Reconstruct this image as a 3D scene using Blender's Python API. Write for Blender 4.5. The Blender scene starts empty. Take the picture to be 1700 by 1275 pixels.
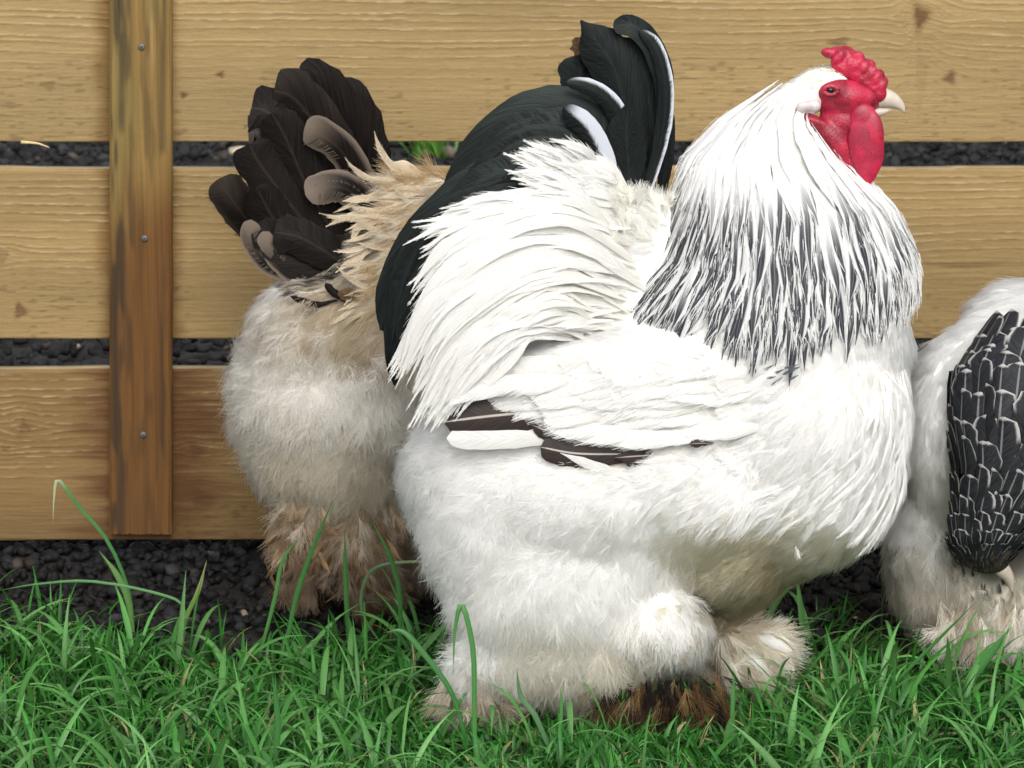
import bpy, math
import numpy as np
from mathutils import Vector

# ---------------------------------------------------------------- camera, world, light
S = bpy.context.scene
COL = S.collection
PITCH = math.radians(13.0)
F = 6842.0                       # focal length in photo pixels (1700 wide)
CAM = np.array([0.0, -4.0, 0.3615 + 4.0 * math.tan(PITCH)])
cam = bpy.data.cameras.new('camera')
cam.lens = 36.0 * F / 1700.0
cam.sensor_width = 36.0
cam.clip_start = 0.05
cam.clip_end = 500.0
cam.dof.use_dof = True
cam.dof.focus_distance = 4.05
cam.dof.aperture_fstop = 22.0
co = bpy.data.objects.new('camera', cam)
co.location = CAM
co.rotation_euler = (math.pi / 2 - PITCH, 0, 0)
COL.objects.link(co)
S.camera = co

SUN_EL, SUN_AZ = math.radians(40), math.radians(8)   # azimuth measured from the camera's side towards the right
w = bpy.data.worlds.new('World')
S.world = w
w.use_nodes = True
nt = w.node_tree
bg = nt.nodes['Background']
sky = nt.nodes.new('ShaderNodeTexSky')
sky.sky_type = 'NISHITA'
sky.sun_disc = False
sky.sun_elevation = SUN_EL
sky.sun_rotation = math.pi - SUN_AZ
sky.dust_density = 4.0
sky.ozone_density = 1.0
hsv = nt.nodes.new('ShaderNodeHueSaturation')          # overcast: the sky's blue is mostly lost
hsv.inputs['Saturation'].default_value = 0.22
nt.links.new(sky.outputs[0], hsv.inputs['Color'])
nt.links.new(hsv.outputs[0], bg.inputs['Color'])
bg.inputs['Strength'].default_value = 0.15

sl = bpy.data.lights.new('sun', 'SUN')
sl.energy = 1.0
sl.angle = math.radians(60)
sl.color = (1.0, 0.97, 0.92)
so = bpy.data.objects.new('sun', sl)
sd = Vector((math.sin(SUN_AZ) * math.cos(SUN_EL), -math.cos(SUN_AZ) * math.cos(SUN_EL), math.sin(SUN_EL)))
so.rotation_euler = sd.to_track_quat('Z', 'Y').to_euler()
so.location = (1, -2, 4)
COL.objects.link(so)

S.view_settings.view_transform = 'Standard'
S.view_settings.look = 'None'
S.view_settings.exposure = 0.53
S.view_settings.gamma = 1.0
S.view_settings.use_curve_mapping = False
S.render.engine = 'CYCLES'
S.cycles.max_bounces = 12
S.cycles.diffuse_bounces = 8
S.cycles.glossy_bounces = 3
S.cycles.transmission_bounces = 6
S.cycles.transparent_max_bounces = 8
S.cycles.use_denoising = True
S.render.filter_size = 1.6
try:
    S.cycles_curves.shape = 'RIBBONS'
except Exception:
    pass

# ---------------------------------------------------------------- maths helpers
rng = np.random.RandomState(7)
cp, sp = math.cos(PITCH), math.sin(PITCH)


def ray(u, v):
    a = (np.asarray(u, float) - 850.0) / F
    b = (637.5 - np.asarray(v, float)) / F
    # camera axes: right=(1,0,0) up=(0,sp,cp) forward=(0,cp,-sp)
    return np.stack([a, cp + b * sp, -sp + b * cp], -1)


def P(u, v, Y):
    """world point seen at photo pixel (u, v) in the vertical plane y = Y"""
    d = ray(u, v)
    t = (np.asarray(Y, float) - CAM[1]) / d[..., 1]
    return CAM + d * t[..., None]


def G(u, v, z=0.0):
    d = ray(u, v)
    t = (z - CAM[2]) / d[..., 2]
    return CAM + d * t[..., None]


def pix(p):
    q = np.asarray(p, float) - CAM
    f = q[..., 1] * cp - q[..., 2] * sp
    up = q[..., 1] * sp + q[..., 2] * cp
    return 850 + F * q[..., 0] / f, 637.5 - F * up / f


def norm(a):
    return a / np.maximum(np.linalg.norm(a, axis=-1, keepdims=True), 1e-9)


_tab = np.random.RandomState(3).rand(256, 256)


def noise(x, y, seed=0):
    x = np.asarray(x, float) + seed * 17.31
    y = np.asarray(y, float) + seed * 9.17
    xi, yi = np.floor(x).astype(int), np.floor(y).astype(int)
    fx, fy = x - xi, y - yi
    fx = fx * fx * (3 - 2 * fx)
    fy = fy * fy * (3 - 2 * fy)
    g = lambda a, b: _tab[a % 256, b % 256]
    return (g(xi, yi) * (1 - fx) + g(xi + 1, yi) * fx) * (1 - fy) + (g(xi, yi + 1) * (1 - fx) + g(xi + 1, yi + 1) * fx) * fy


def sstep(a, b, x):
    t = np.clip((x - a) / (b - a), 0, 1)
    return t * t * (3 - 2 * t)


def catmull(pts, k):
    """(M,3) or (N,M,3) control points -> k samples"""
    pts = np.asarray(pts, float)
    one = pts.ndim == 2
    if one:
        pts = pts[None]
    n, m, c = pts.shape
    ext = np.concatenate([2 * pts[:, :1] - pts[:, 1:2], pts, 2 * pts[:, -1:] - pts[:, -2:-1]], 1)
    s = np.linspace(0, m - 1, k)
    i = np.minimum(s.astype(int), m - 2)
    t = (s - i)[None, :, None]
    a, b, d, e = ext[:, i], ext[:, i + 1], ext[:, i + 2], ext[:, i + 3]
    r = 0.5 * (2 * b + (d - a) * t + (2 * a - 5 * b + 4 * d - e) * t ** 2 + (3 * b - a - 3 * d + e) * t ** 3)
    return r[0] if one else r


# ---------------------------------------------------------------- object helpers
def tag(o, label=None, cat=None, group=None, kind=None):
    if label: o['label'] = label
    if cat: o['category'] = cat
    if group: o['group'] = group
    if kind: o['kind'] = kind
    return o


def empty(name, loc, label, cat, group=None):
    o = bpy.data.objects.new(name, None)
    o.empty_display_size = 0.05
    o.location = loc
    COL.objects.link(o)
    return tag(o, label, cat, group)


def link(name, data, parent=None, mat=None, kind=None):
    o = bpy.data.objects.new(name, data)
    COL.objects.link(o)
    if mat is not None:
        data.materials.append(mat)
    if parent is not None:
        o.parent = parent
        q = parent
        off = Vector((0, 0, 0))
        while q is not None:
            off += q.location
            q = q.parent
        o.location = -off          # geometry is written in world metres
    if kind: o['kind'] = kind
    return o


def mesh(name, V, Q, uv=None, col=None, rnd=None, smooth=True):
    """V (n,3); Q (m,4) or (m,3) faces; optional per-vertex uv, colour, random"""
    V = np.asarray(V, np.float32).reshape(-1, 3)
    Q = np.asarray(Q, np.int32)
    me = bpy.data.meshes.new(name)
    n, k = Q.shape
    me.vertices.add(len(V))
    me.vertices.foreach_set('co', V.ravel())
    me.loops.add(n * k)
    me.loops.foreach_set('vertex_index', Q.ravel())
    me.polygons.add(n)
    me.polygons.foreach_set('loop_start', np.arange(n, dtype=np.int32) * k)
    me.update(calc_edges=True)
    if smooth:
        me.polygons.foreach_set('use_smooth', np.ones(n, bool))
    if uv is not None:
        l = me.uv_layers.new(name='UVMap')
        l.data.foreach_set('uv', np.asarray(uv, np.float32).reshape(-1, 2)[Q.ravel()].ravel())
    if col is not None:
        a = me.attributes.new('col', 'FLOAT_COLOR', 'POINT')
        c = np.ones((len(V), 4), np.float32)
        c[:, :3] = col
        a.data.foreach_set('color', c.ravel())
    if rnd is not None:
        a = me.attributes.new('rnd', 'FLOAT', 'POINT')
        a.data.foreach_set('value', np.asarray(rnd, np.float32).ravel())
    return me


def grid_faces(nr, nc, base=0):
    i = np.arange(nr - 1)[:, None] * nc + np.arange(nc - 1)[None, :] + base
    return np.stack([i, i + 1, i + nc + 1, i + nc], -1).reshape(-1, 4)


def loft(name, pts, rad, seg=16, flat=1.0, parent=None, mat=None, side=(0, 1, 0)):
    pts = np.asarray(pts, float)
    k = len(pts)
    T = norm(np.gradient(pts, axis=0))
    A = norm(np.asarray(side, float) - T * (T @ np.asarray(side, float))[:, None])
    B = np.cross(T, A)
    th = np.linspace(0, 2 * np.pi, seg, endpoint=False)
    r = np.asarray(rad, float)[:, None, None]
    V = pts[:, None] + r * (A[:, None] * np.cos(th)[None, :, None] * flat + B[:, None] * np.sin(th)[None, :, None])
    V = np.concatenate([V.reshape(-1, 3), pts[:1], pts[-1:]])
    q = []
    for i in range(k - 1):
        for j in range(seg):
            a, b = i * seg + j, i * seg + (j + 1) % seg
            q.append((a, b, b + seg, a + seg))
    for j in range(seg):
        q.append((k * seg, (j + 1) % seg, j, j))
        q.append((k * seg + 1, (k - 1) * seg + j, (k - 1) * seg + (j + 1) % seg, (k - 1) * seg + (j + 1) % seg))
    me = bpy.data.meshes.new(name)
    me.from_pydata([tuple(x) for x in V], [], [tuple(dict.fromkeys(f)) for f in q])
    for p in me.polygons: p.use_smooth = True
    if mat is None and parent is None:
        return me
    return link(name, me, parent, mat)


def strands(name, pts, rad0, rad1, col, parent, mat, kind='stuff', nrm=None):
    """pts (N,K,3) strands; col (N,3)"""
    N, K, _ = pts.shape
    cu = bpy.data.hair_curves.new(name)
    cu.add_curves([K] * N)
    cu.position_data.foreach_set('vector', np.ascontiguousarray(pts, np.float32).ravel())
    a = cu.attributes.get('radius') or cu.attributes.new('radius', 'FLOAT', 'POINT')
    rr = np.linspace(0, 1, K)[None, :]
    r0 = np.broadcast_to(np.asarray(rad0, float), (N,))[:, None]
    r1 = np.broadcast_to(np.asarray(rad1, float), (N,))[:, None]
    a.data.foreach_set('value', np.ascontiguousarray(r0 * (1 - rr) + r1 * rr, np.float32).ravel())
    a = cu.attributes.new('col', 'FLOAT_COLOR', 'CURVE')
    c = np.ones((N, 4), np.float32)
    c[:, :3] = np.clip(col, 0, 1)
    a.data.foreach_set('color', c.ravel())
    if nrm is None:                       # lie of the feather: facing away from the strand, up and outward
        d = norm(pts[:, -1] - pts[:, 0])
        nrm = np.array([0, -1.0, .5]) - d * (d @ np.array([0, -1.0, .5]))[:, None]
    a = cu.attributes.new('nrm', 'FLOAT_VECTOR', 'CURVE')
    a.data.foreach_set('vector', np.ascontiguousarray(norm(nrm), np.float32).ravel())
    return link(name, cu, parent, mat, kind)


# ---------------------------------------------------------------- materials
class NT:
    def __init__(s, name):
        s.m = bpy.data.materials.new(name)
        s.m.use_nodes = True
        s.t = s.m.node_tree
        s.p = s.t.nodes['Principled BSDF']
        s.out = s.t.nodes['Material Output']

    def n(s, typ, **kw):
        x = s.t.nodes.new('ShaderNode' + typ)
        for k, v in kw.items():
            setattr(x, k, v)
        return x

    def l(s, a, b):
        s.t.links.new(a, b)

    def math(s, op, a, b=None, c=None, clamp=False):
        x = s.n('Math', operation=op, use_clamp=clamp)
        for i, v in enumerate((a, b, c)):
            if v is None: continue
            if isinstance(v, (int, float)): x.inputs[i].default_value = v
            else: s.l(v, x.inputs[i])
        return x.outputs[0]

    def mix(s, f, a, b, blend='MIX'):
        x = s.n('Mix', data_type='RGBA', blend_type=blend)
        for i, v in ((0, f), (6, a), (7, b)):
            if isinstance(v, (int, float)): x.inputs[i].default_value = v
            elif isinstance(v, tuple): x.inputs[i].default_value = (*v, 1)
            else: s.l(v, x.inputs[i])
        return x.outputs[2]

    def smooth(s, x, a, b):
        m = s.n('MapRange', interpolation_type='SMOOTHSTEP')
        s.l(x, m.inputs[0])
        m.inputs[1].default_value = a
        m.inputs[2].default_value = b
        return m.outputs[0]

    def attr(s, name):
        return s.n('Attribute', attribute_name=name)

    def translucent(s, f, col):
        tr = s.n('BsdfTranslucent')
        s.l(col, tr.inputs['Color'])
        mx = s.n('MixShader')
        mx.inputs[0].default_value = f
        s.l(s.p.outputs[0], mx.inputs[1])
        s.l(tr.outputs[0], mx.inputs[2])
        s.l(mx.outputs[0], s.out.inputs['Surface'])


def mat_strand(name, tr=0.3, rough=0.65, spec=0.15, strand=True):
    m = NT(name)
    a = m.attr('col')
    m.l(a.outputs['Color'], m.p.inputs['Base Color'])
    m.p.inputs['Roughness'].default_value = rough
    m.p.inputs['Specular IOR Level'].default_value = spec
    if strand: m.l(m.attr('nrm').outputs['Vector'], m.p.inputs['Normal'])
    if tr: m.translucent(tr, a.outputs['Color'])
    return m.m


def mat_feather(name, kind):
    """feather vane: UV x runs across (0..1), y runs root to tip"""
    m = NT(name)
    uv = m.n('UVMap', uv_map='UVMap').outputs[0]
    sx = m.n('SeparateXYZ'); m.l(uv, sx.inputs[0])
    u, v = sx.outputs[0], sx.outputs[1]
    x = m.math('ABSOLUTE', m.math('MULTIPLY_ADD', u, 2.0, -1.0))       # 0 rachis .. 1 edge
    rnd = m.attr('rnd').outputs['Fac']
    # barbs: fine stripes slanting from the rachis to the tip
    ph = m.math('ADD', m.math('MULTIPLY', v, 1.0), m.math('MULTIPLY', x, -0.22))
    cx = m.n('CombineXYZ')
    m.l(m.math('MULTIPLY', ph, 70.0), cx.inputs[0])
    m.l(m.math('MULTIPLY', x, 1.5), cx.inputs[1])
    m.l(m.math('MULTIPLY', rnd, 37.0), cx.inputs[2])
    nz = m.n('TexNoise'); m.l(cx.outputs[0], nz.inputs['Vector'])
    nz.inputs['Scale'].default_value = 1.0
    nz.inputs['Detail'].default_value = 2.0
    barb = nz.outputs[0]
    rach = m.smooth(x, 0.09, 0.03)
    if kind == 'white':
        c = m.mix(m.smooth(barb, 0.35, 0.7), (0.66, 0.655, 0.62), (0.83, 0.83, 0.81))
        c = m.mix(m.math('MULTIPLY', rach, 0.3), c, (0.9, 0.88, 0.8))
        c = m.mix(m.math('MULTIPLY', m.smooth(v, 0.5, 0.0), 0.3), c, (0.66, 0.63, 0.54))
        dk = m.math('MULTIPLY', m.math('MULTIPLY', m.smooth(x, 0.42, 0.1), m.smooth(v, 0.45, 0.95)), m.smooth(rnd, 0.6, 1.0))
        c = m.mix(m.math('MULTIPLY', dk, 0.8), c, (0.05, 0.055, 0.07))
        tr, ro, sp_ = 0.3, 0.55, 0.25
    elif kind == 'hackle':
        edge = m.math('ADD', m.math('MULTIPLY_ADD', barb, 0.1, 0.22), m.math('MULTIPLY', v, 0.42))
        inner = m.math('SUBTRACT', 1.0, m.smooth(m.math('SUBTRACT', x, edge), -0.16, 0.08))
        al = m.smooth(m.math('SUBTRACT', v, m.math('MULTIPLY_ADD', rnd, -0.62, 0.62)), 0.0, 0.6)
        al = m.math('MULTIPLY', al, m.smooth(rnd, 0.05, 0.5))
        k = m.math('MULTIPLY', inner, al)
        white = m.mix(m.smooth(barb, 0.3, 0.7), (0.78, 0.78, 0.76), (0.86, 0.86, 0.85))
        dark = m.mix(m.smooth(barb, 0.3, 0.75), (0.014, 0.015, 0.02), (0.06, 0.064, 0.075))
        white = m.mix(m.math('MULTIPLY', al, 0.5), white, (0.42, 0.43, 0.45))
        c = m.mix(k, white, dark)
        c = m.mix(m.math('MULTIPLY', rach, 0.25), c, (0.4, 0.4, 0.42))
        tr, ro, sp_ = 0.22, 0.5, 0.3
    elif kind == 'laced':
        k = m.math('MULTIPLY', m.smooth(m.math('ADD', m.math('SUBTRACT', x, m.math('MULTIPLY', barb, 0.14)), m.math('MULTIPLY_ADD', rnd, 0.16, -0.08)), 0.92, 0.74), m.smooth(v, 0.965, 0.91))
        k = m.math('MAXIMUM', k, m.smooth(v, 0.66, 0.48))
        dark = m.mix(m.smooth(barb, 0.3, 0.75), (0.008, 0.009, 0.011), (0.035, 0.037, 0.042))
        c = m.mix(k, (0.36, 0.36, 0.35), dark)
        c = m.mix(m.math('MULTIPLY', rach, 0.5), c, (0.3, 0.3, 0.3))
        tr, ro, sp_ = 0.0, 0.5, 0.12
    elif kind == 'black':
        c = m.mix(m.smooth(barb, 0.3, 0.75), (0.004, 0.005, 0.0055), (0.013, 0.017, 0.017))
        c = m.mix(m.math('MULTIPLY', rach, 0.25), c, (0.03, 0.03, 0.03))
        # pale outer edge on some feathers (rnd > .8), on one vane only
        ue = m.math('ADD', m.math('MULTIPLY_ADD', barb, 0.3, -0.15), m.math('ADD', u, m.math('MULTIPLY', m.smooth(rnd, 0.91, 0.96), 0.28)))
        e = m.math('MULTIPLY', m.math('MULTIPLY', m.smooth(ue, 0.72, 0.9), m.smooth(rnd, 0.8, 0.85)), m.smooth(v, 1.0, 0.8))
        c = m.mix(e, c, (0.46, 0.48, 0.53))
        tr, ro, sp_ = 0.0, 0.36, 0.13
        m.p.inputs['Specular Tint'].default_value = (0.84, 1.0, 0.93, 1)
    elif kind == 'brownblack':
        c = m.mix(m.smooth(barb, 0.3, 0.75), (0.004, 0.0032, 0.0028), (0.014, 0.010, 0.008))
        tipc = m.math('MULTIPLY', m.smooth(m.math('MAXIMUM', x, m.math('MULTIPLY', v, 1.02)), 0.55, 1.0), m.smooth(rnd, 0.5, 0.9))
        c = m.mix(m.math('MULTIPLY', tipc, 0.6), c, (0.24, 0.19, 0.15))
        c = m.mix(m.math('MULTIPLY', rach, 0.12), c, (0.10, 0.08, 0.06))
        tr, ro, sp_ = 0.0, 0.45, 0.07
    elif kind == 'darkbrown':
        c = m.mix(m.smooth(barb, 0.3, 0.75), (0.012, 0.007, 0.006), (0.034, 0.022, 0.018))
        c = m.mix(rach, c, (0.4, 0.36, 0.32))
        tr, ro, sp_ = 0.0, 0.5, 0.3
    elif kind == 'muddy':
        c = m.mix(m.smooth(barb, 0.3, 0.75), (0.02, 0.012, 0.007), (0.17, 0.1, 0.045))
        c = m.mix(m.smooth(rnd, 0.6, 1.0), c, (0.32, 0.21, 0.1))
        tr, ro, sp_ = 0.1, 0.7, 0.2
    elif kind == 'buff':
        c = m.mix(m.smooth(barb, 0.3, 0.7), (0.42, 0.31, 0.19), (0.64, 0.54, 0.4))
        c = m.mix(m.math('MULTIPLY', m.smooth(x, 0.5, 1.0), 0.6), c, (0.75, 0.7, 0.6))
        tr, ro, sp_ = 0.2, 0.6, 0.2
    m.l(c, m.p.inputs['Base Color'])
    m.p.inputs['Roughness'].default_value = ro
    m.p.inputs['Specular IOR Level'].default_value = sp_
    bp = m.n('Bump'); bp.inputs['Strength'].default_value = 0.35 if kind not in ('white', 'hackle') else 0.12
    bp.inputs['Distance'].default_value = 0.001
    m.l(barb, bp.inputs['Height'])
    m.l(bp.outputs[0], m.p.inputs['Normal'])
    if tr: m.translucent(tr, c)
    return m.m


def mat_skin(name, base, dark, scale=900.0, bump=0.5, rough=0.45, sss=0.15):
    m = NT(name)
    tc = m.n('TexCoord').outputs['Object']
    vo = m.n('TexVoronoi'); m.l(tc, vo.inputs['Vector']); vo.inputs['Scale'].default_value = scale
    nz = m.n('TexNoise'); m.l(tc, nz.inputs['Vector']); nz.inputs['Scale'].default_value = scale * 0.12
    nz.inputs['Detail'].default_value = 4
    c = m.mix(m.smooth(nz.outputs[0], 0.35, 0.68), dark, base)
    c = m.mix(m.math('MULTIPLY', m.smooth(vo.outputs['Distance'], 0.55, 0.1), 0.3), c, tuple(min(1, x * 1.5 + 0.02) for x in base))
    m.l(c, m.p.inputs['Base Color'])
    m.p.inputs['Roughness'].default_value = rough
    m.p.inputs['Subsurface Weight'].default_value = sss
    m.p.inputs['Subsurface Scale'].default_value = 0.004
    m.p.inputs['Subsurface Radius'].default_value = (1, 0.25, 0.2)
    bp = m.n('Bump'); bp.inputs['Strength'].default_value = bump; bp.inputs['Distance'].default_value = 0.0012
    h = m.math('ADD', m.math('MULTIPLY', vo.outputs['Distance'], -0.7), m.math('MULTIPLY', nz.outputs[0], 1.2))
    m.l(h, bp.inputs['Height']); m.l(bp.outputs[0], m.p.inputs['Normal'])
    return m.m


def mat_plain(name, col, rough=0.5, metal=0.0, var=0.25, scale=200.0, spec=0.5):
    m = NT(name)
    tc = m.n('TexCoord').outputs['Object']
    nz = m.n('TexNoise'); m.l(tc, nz.inputs['Vector']); nz.inputs['Scale'].default_value = scale
    nz.inputs['Detail'].default_value = 4
    c = m.mix(nz.outputs[0], tuple(x * (1 - var) for x in col), tuple(min(1, x * (1 + var)) for x in col))
    m.l(c, m.p.inputs['Base Color'])
    m.p.inputs['Roughness'].default_value = rough
    m.p.inputs['Metallic'].default_value = metal
    m.p.inputs['Specular IOR Level'].default_value = spec
    bp = m.n('Bump'); bp.inputs['Strength'].default_value = 0.3; bp.inputs['Distance'].default_value = 0.0006
    m.l(nz.outputs[0], bp.inputs['Height']); m.l(bp.outputs[0], m.p.inputs['Normal'])
    return m.m


def mat_col(name, rough=0.8, spec=0.2, bump_scale=(900, 900, 900), bump=0.3, tr=0.0, fine=0.2):
    """colour attribute x fine procedural grain"""
    m = NT(name)
    a = m.attr('col').outputs['Color']
    tc = m.n('TexCoord').outputs['Object']
    mp = m.n('Mapping'); m.l(tc, mp.inputs[0]); mp.inputs['Scale'].default_value = bump_scale
    nz = m.n('TexNoise'); m.l(mp.outputs[0], nz.inputs['Vector']); nz.inputs['Scale'].default_value = 1.0
    nz.inputs['Detail'].default_value = 3
    f = m.math('MULTIPLY_ADD', nz.outputs[0], fine * 2, 1 - fine)
    cc = m.n('Mix', data_type='RGBA', blend_type='MULTIPLY'); cc.inputs[0].default_value = 1.0
    m.l(a, cc.inputs[6])
    cb = m.n('CombineColor'); [m.l(f, cb.inputs[i]) for i in range(3)]
    m.l(cb.outputs[0], cc.inputs[7])
    m.l(cc.outputs[2], m.p.inputs['Base Color'])
    m.p.inputs['Roughness'].default_value = rough
    m.p.inputs['Specular IOR Level'].default_value = spec
    if bump:
        bp = m.n('Bump'); bp.inputs['Strength'].default_value = bump; bp.inputs['Distance'].default_value = 0.001
        m.l(nz.outputs[0], bp.inputs['Height']); m.l(bp.outputs[0], m.p.inputs['Normal'])
    if tr: m.translucent(tr, cc.outputs[2])
    return m.m


M = dict(
    down=mat_strand('down_feather', 0.5),
    barb=mat_strand('feather_barb', 0.2, 0.55, 0.1),
    skinbase=mat_strand('body_under_feathers', 0.0, 0.9, 0.05, False),
    white=mat_feather('white_feather', 'white'),
    hackle=mat_feather('striped_hackle_feather', 'hackle'),
    laced=mat_feather('laced_feather', 'laced'),
    black=mat_feather('glossy_black_feather', 'black'),
    brownblack=mat_feather('brown_black_feather', 'brownblack'),
    darkbrown=mat_feather('dark_brown_flight_feather', 'darkbrown'),
    muddy=mat_feather('muddy_foot_feather', 'muddy'),
    buff=mat_feather('buff_feather', 'buff'),
    comb=mat_skin('comb_skin', (0.44, 0.013, 0.048), (0.22, 0.006, 0.022), 420, 0.35),
    wattle=mat_skin('wattle_skin', (0.42, 0.010, 0.045), (0.24, 0.006, 0.028), 600, 0.15),
    face=mat_skin('face_skin', (0.42, 0.018, 0.05), (0.19, 0.007, 0.02), 420, 0.35),
    lobe=mat_skin('earlobe_skin', (0.62, 0.57, 0.56), (0.5, 0.42, 0.42), 500, 0.3),
    beak=mat_plain('horn_beak', (0.5, 0.43, 0.36), 0.35, var=0.2, scale=150),
    shank=mat_plain('yellow_shank', (0.3, 0.2, 0.06), 0.6),
    eye=mat_plain('dark_eye', (0.012, 0.008, 0.006), 0.08, var=0.1),
    iris=mat_plain('brown_iris', (0.16, 0.05, 0.02), 0.15),
    plank=mat_col('rough_sawn_plank', 0.85, 0.15, (260, 1200, 1500), 0.35, fine=0.16),
    batten=mat_col('stained_batten', 0.7, 0.25, (1300, 1300, 180), 0.3, fine=0.2),
    screw=mat_plain('zinc_screw', (0.16, 0.16, 0.16), 0.6, 0.6),
    slot=mat_plain('screw_recess', (0.03, 0.03, 0.03), 0.6),
    grass=mat_col('grass_blade', 0.42, 0.4, (300, 300, 60), 0.0, tr=0.3, fine=0.12),
    gravel=mat_col('dark_gravel', 0.75, 0.25, (400, 400, 400), 0.5, fine=0.35),
)

# ---------------------------------------------------------------- ground
def build_ground():
    m = NT('soil_and_grit')
    tc = m.n('TexCoord').outputs['Object']
    n1 = m.n('TexNoise'); m.l(tc, n1.inputs['Vector']); n1.inputs['Scale'].default_value = 14; n1.inputs['Detail'].default_value = 6
    n2 = m.n('TexNoise'); m.l(tc, n2.inputs['Vector']); n2.inputs['Scale'].default_value = 220; n2.inputs['Detail'].default_value = 5
    c = m.mix(n2.outputs[0], (0.004, 0.004, 0.004), (0.022, 0.019, 0.016))
    c = m.mix(m.smooth(n1.outputs[0], 0.45, 0.7), c, (0.035, 0.03, 0.022))
    m.l(c, m.p.inputs['Base Color'])
    m.p.inputs['Roughness'].default_value = 0.95
    bp = m.n('Bump'); bp.inputs['Distance'].default_value = 0.004; bp.inputs['Strength'].default_value = 0.8
    m.l(n2.outputs[0], bp.inputs['Height']); m.l(bp.outputs[0], m.p.inputs['Normal'])
    # one sheet to the horizon, finer near the birds
    a = np.concatenate([[-200, -60, -20, -6], np.linspace(-2, 2, 61), [6, 20, 60, 200]])
    xx, yy = np.meshgrid(a, a)
    zz = (noise(xx * 6, yy * 6) - 0.5) * 0.012 * (np.abs(xx) < 2.1) * (np.abs(yy) < 2.1) - 0.006
    me = mesh('ground', np.stack([xx, yy, zz], -1).reshape(-1, 3), grid_faces(len(a), len(a)))
    link('ground', me, None, m.m, 'structure')
build_ground()

# ---------------------------------------------------------------- timber fence
FY = 0.66                        # front face of the planks
def knot_field(x, z, knots):
    k = np.zeros_like(x); wv = np.zeros_like(x)
    for (kx, kz, rx, rz, st) in knots:
        d = np.sqrt(((x - kx) / rx) ** 2 + ((z - kz) / rz) ** 2)
        ang = np.arctan2((z - kz) / rz, (x - kx) / rx)
        d = d * (1 + 0.25 * np.sin(ang * 3 + kx * 90))
        k = np.maximum(k, st * (1 - sstep(0.45, 1.25, d)))
        wv += np.sign(z - kz + 1e-6) * rz * 1.2 * np.exp(-(d / 2.6) ** 2)
    return k, wv


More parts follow.
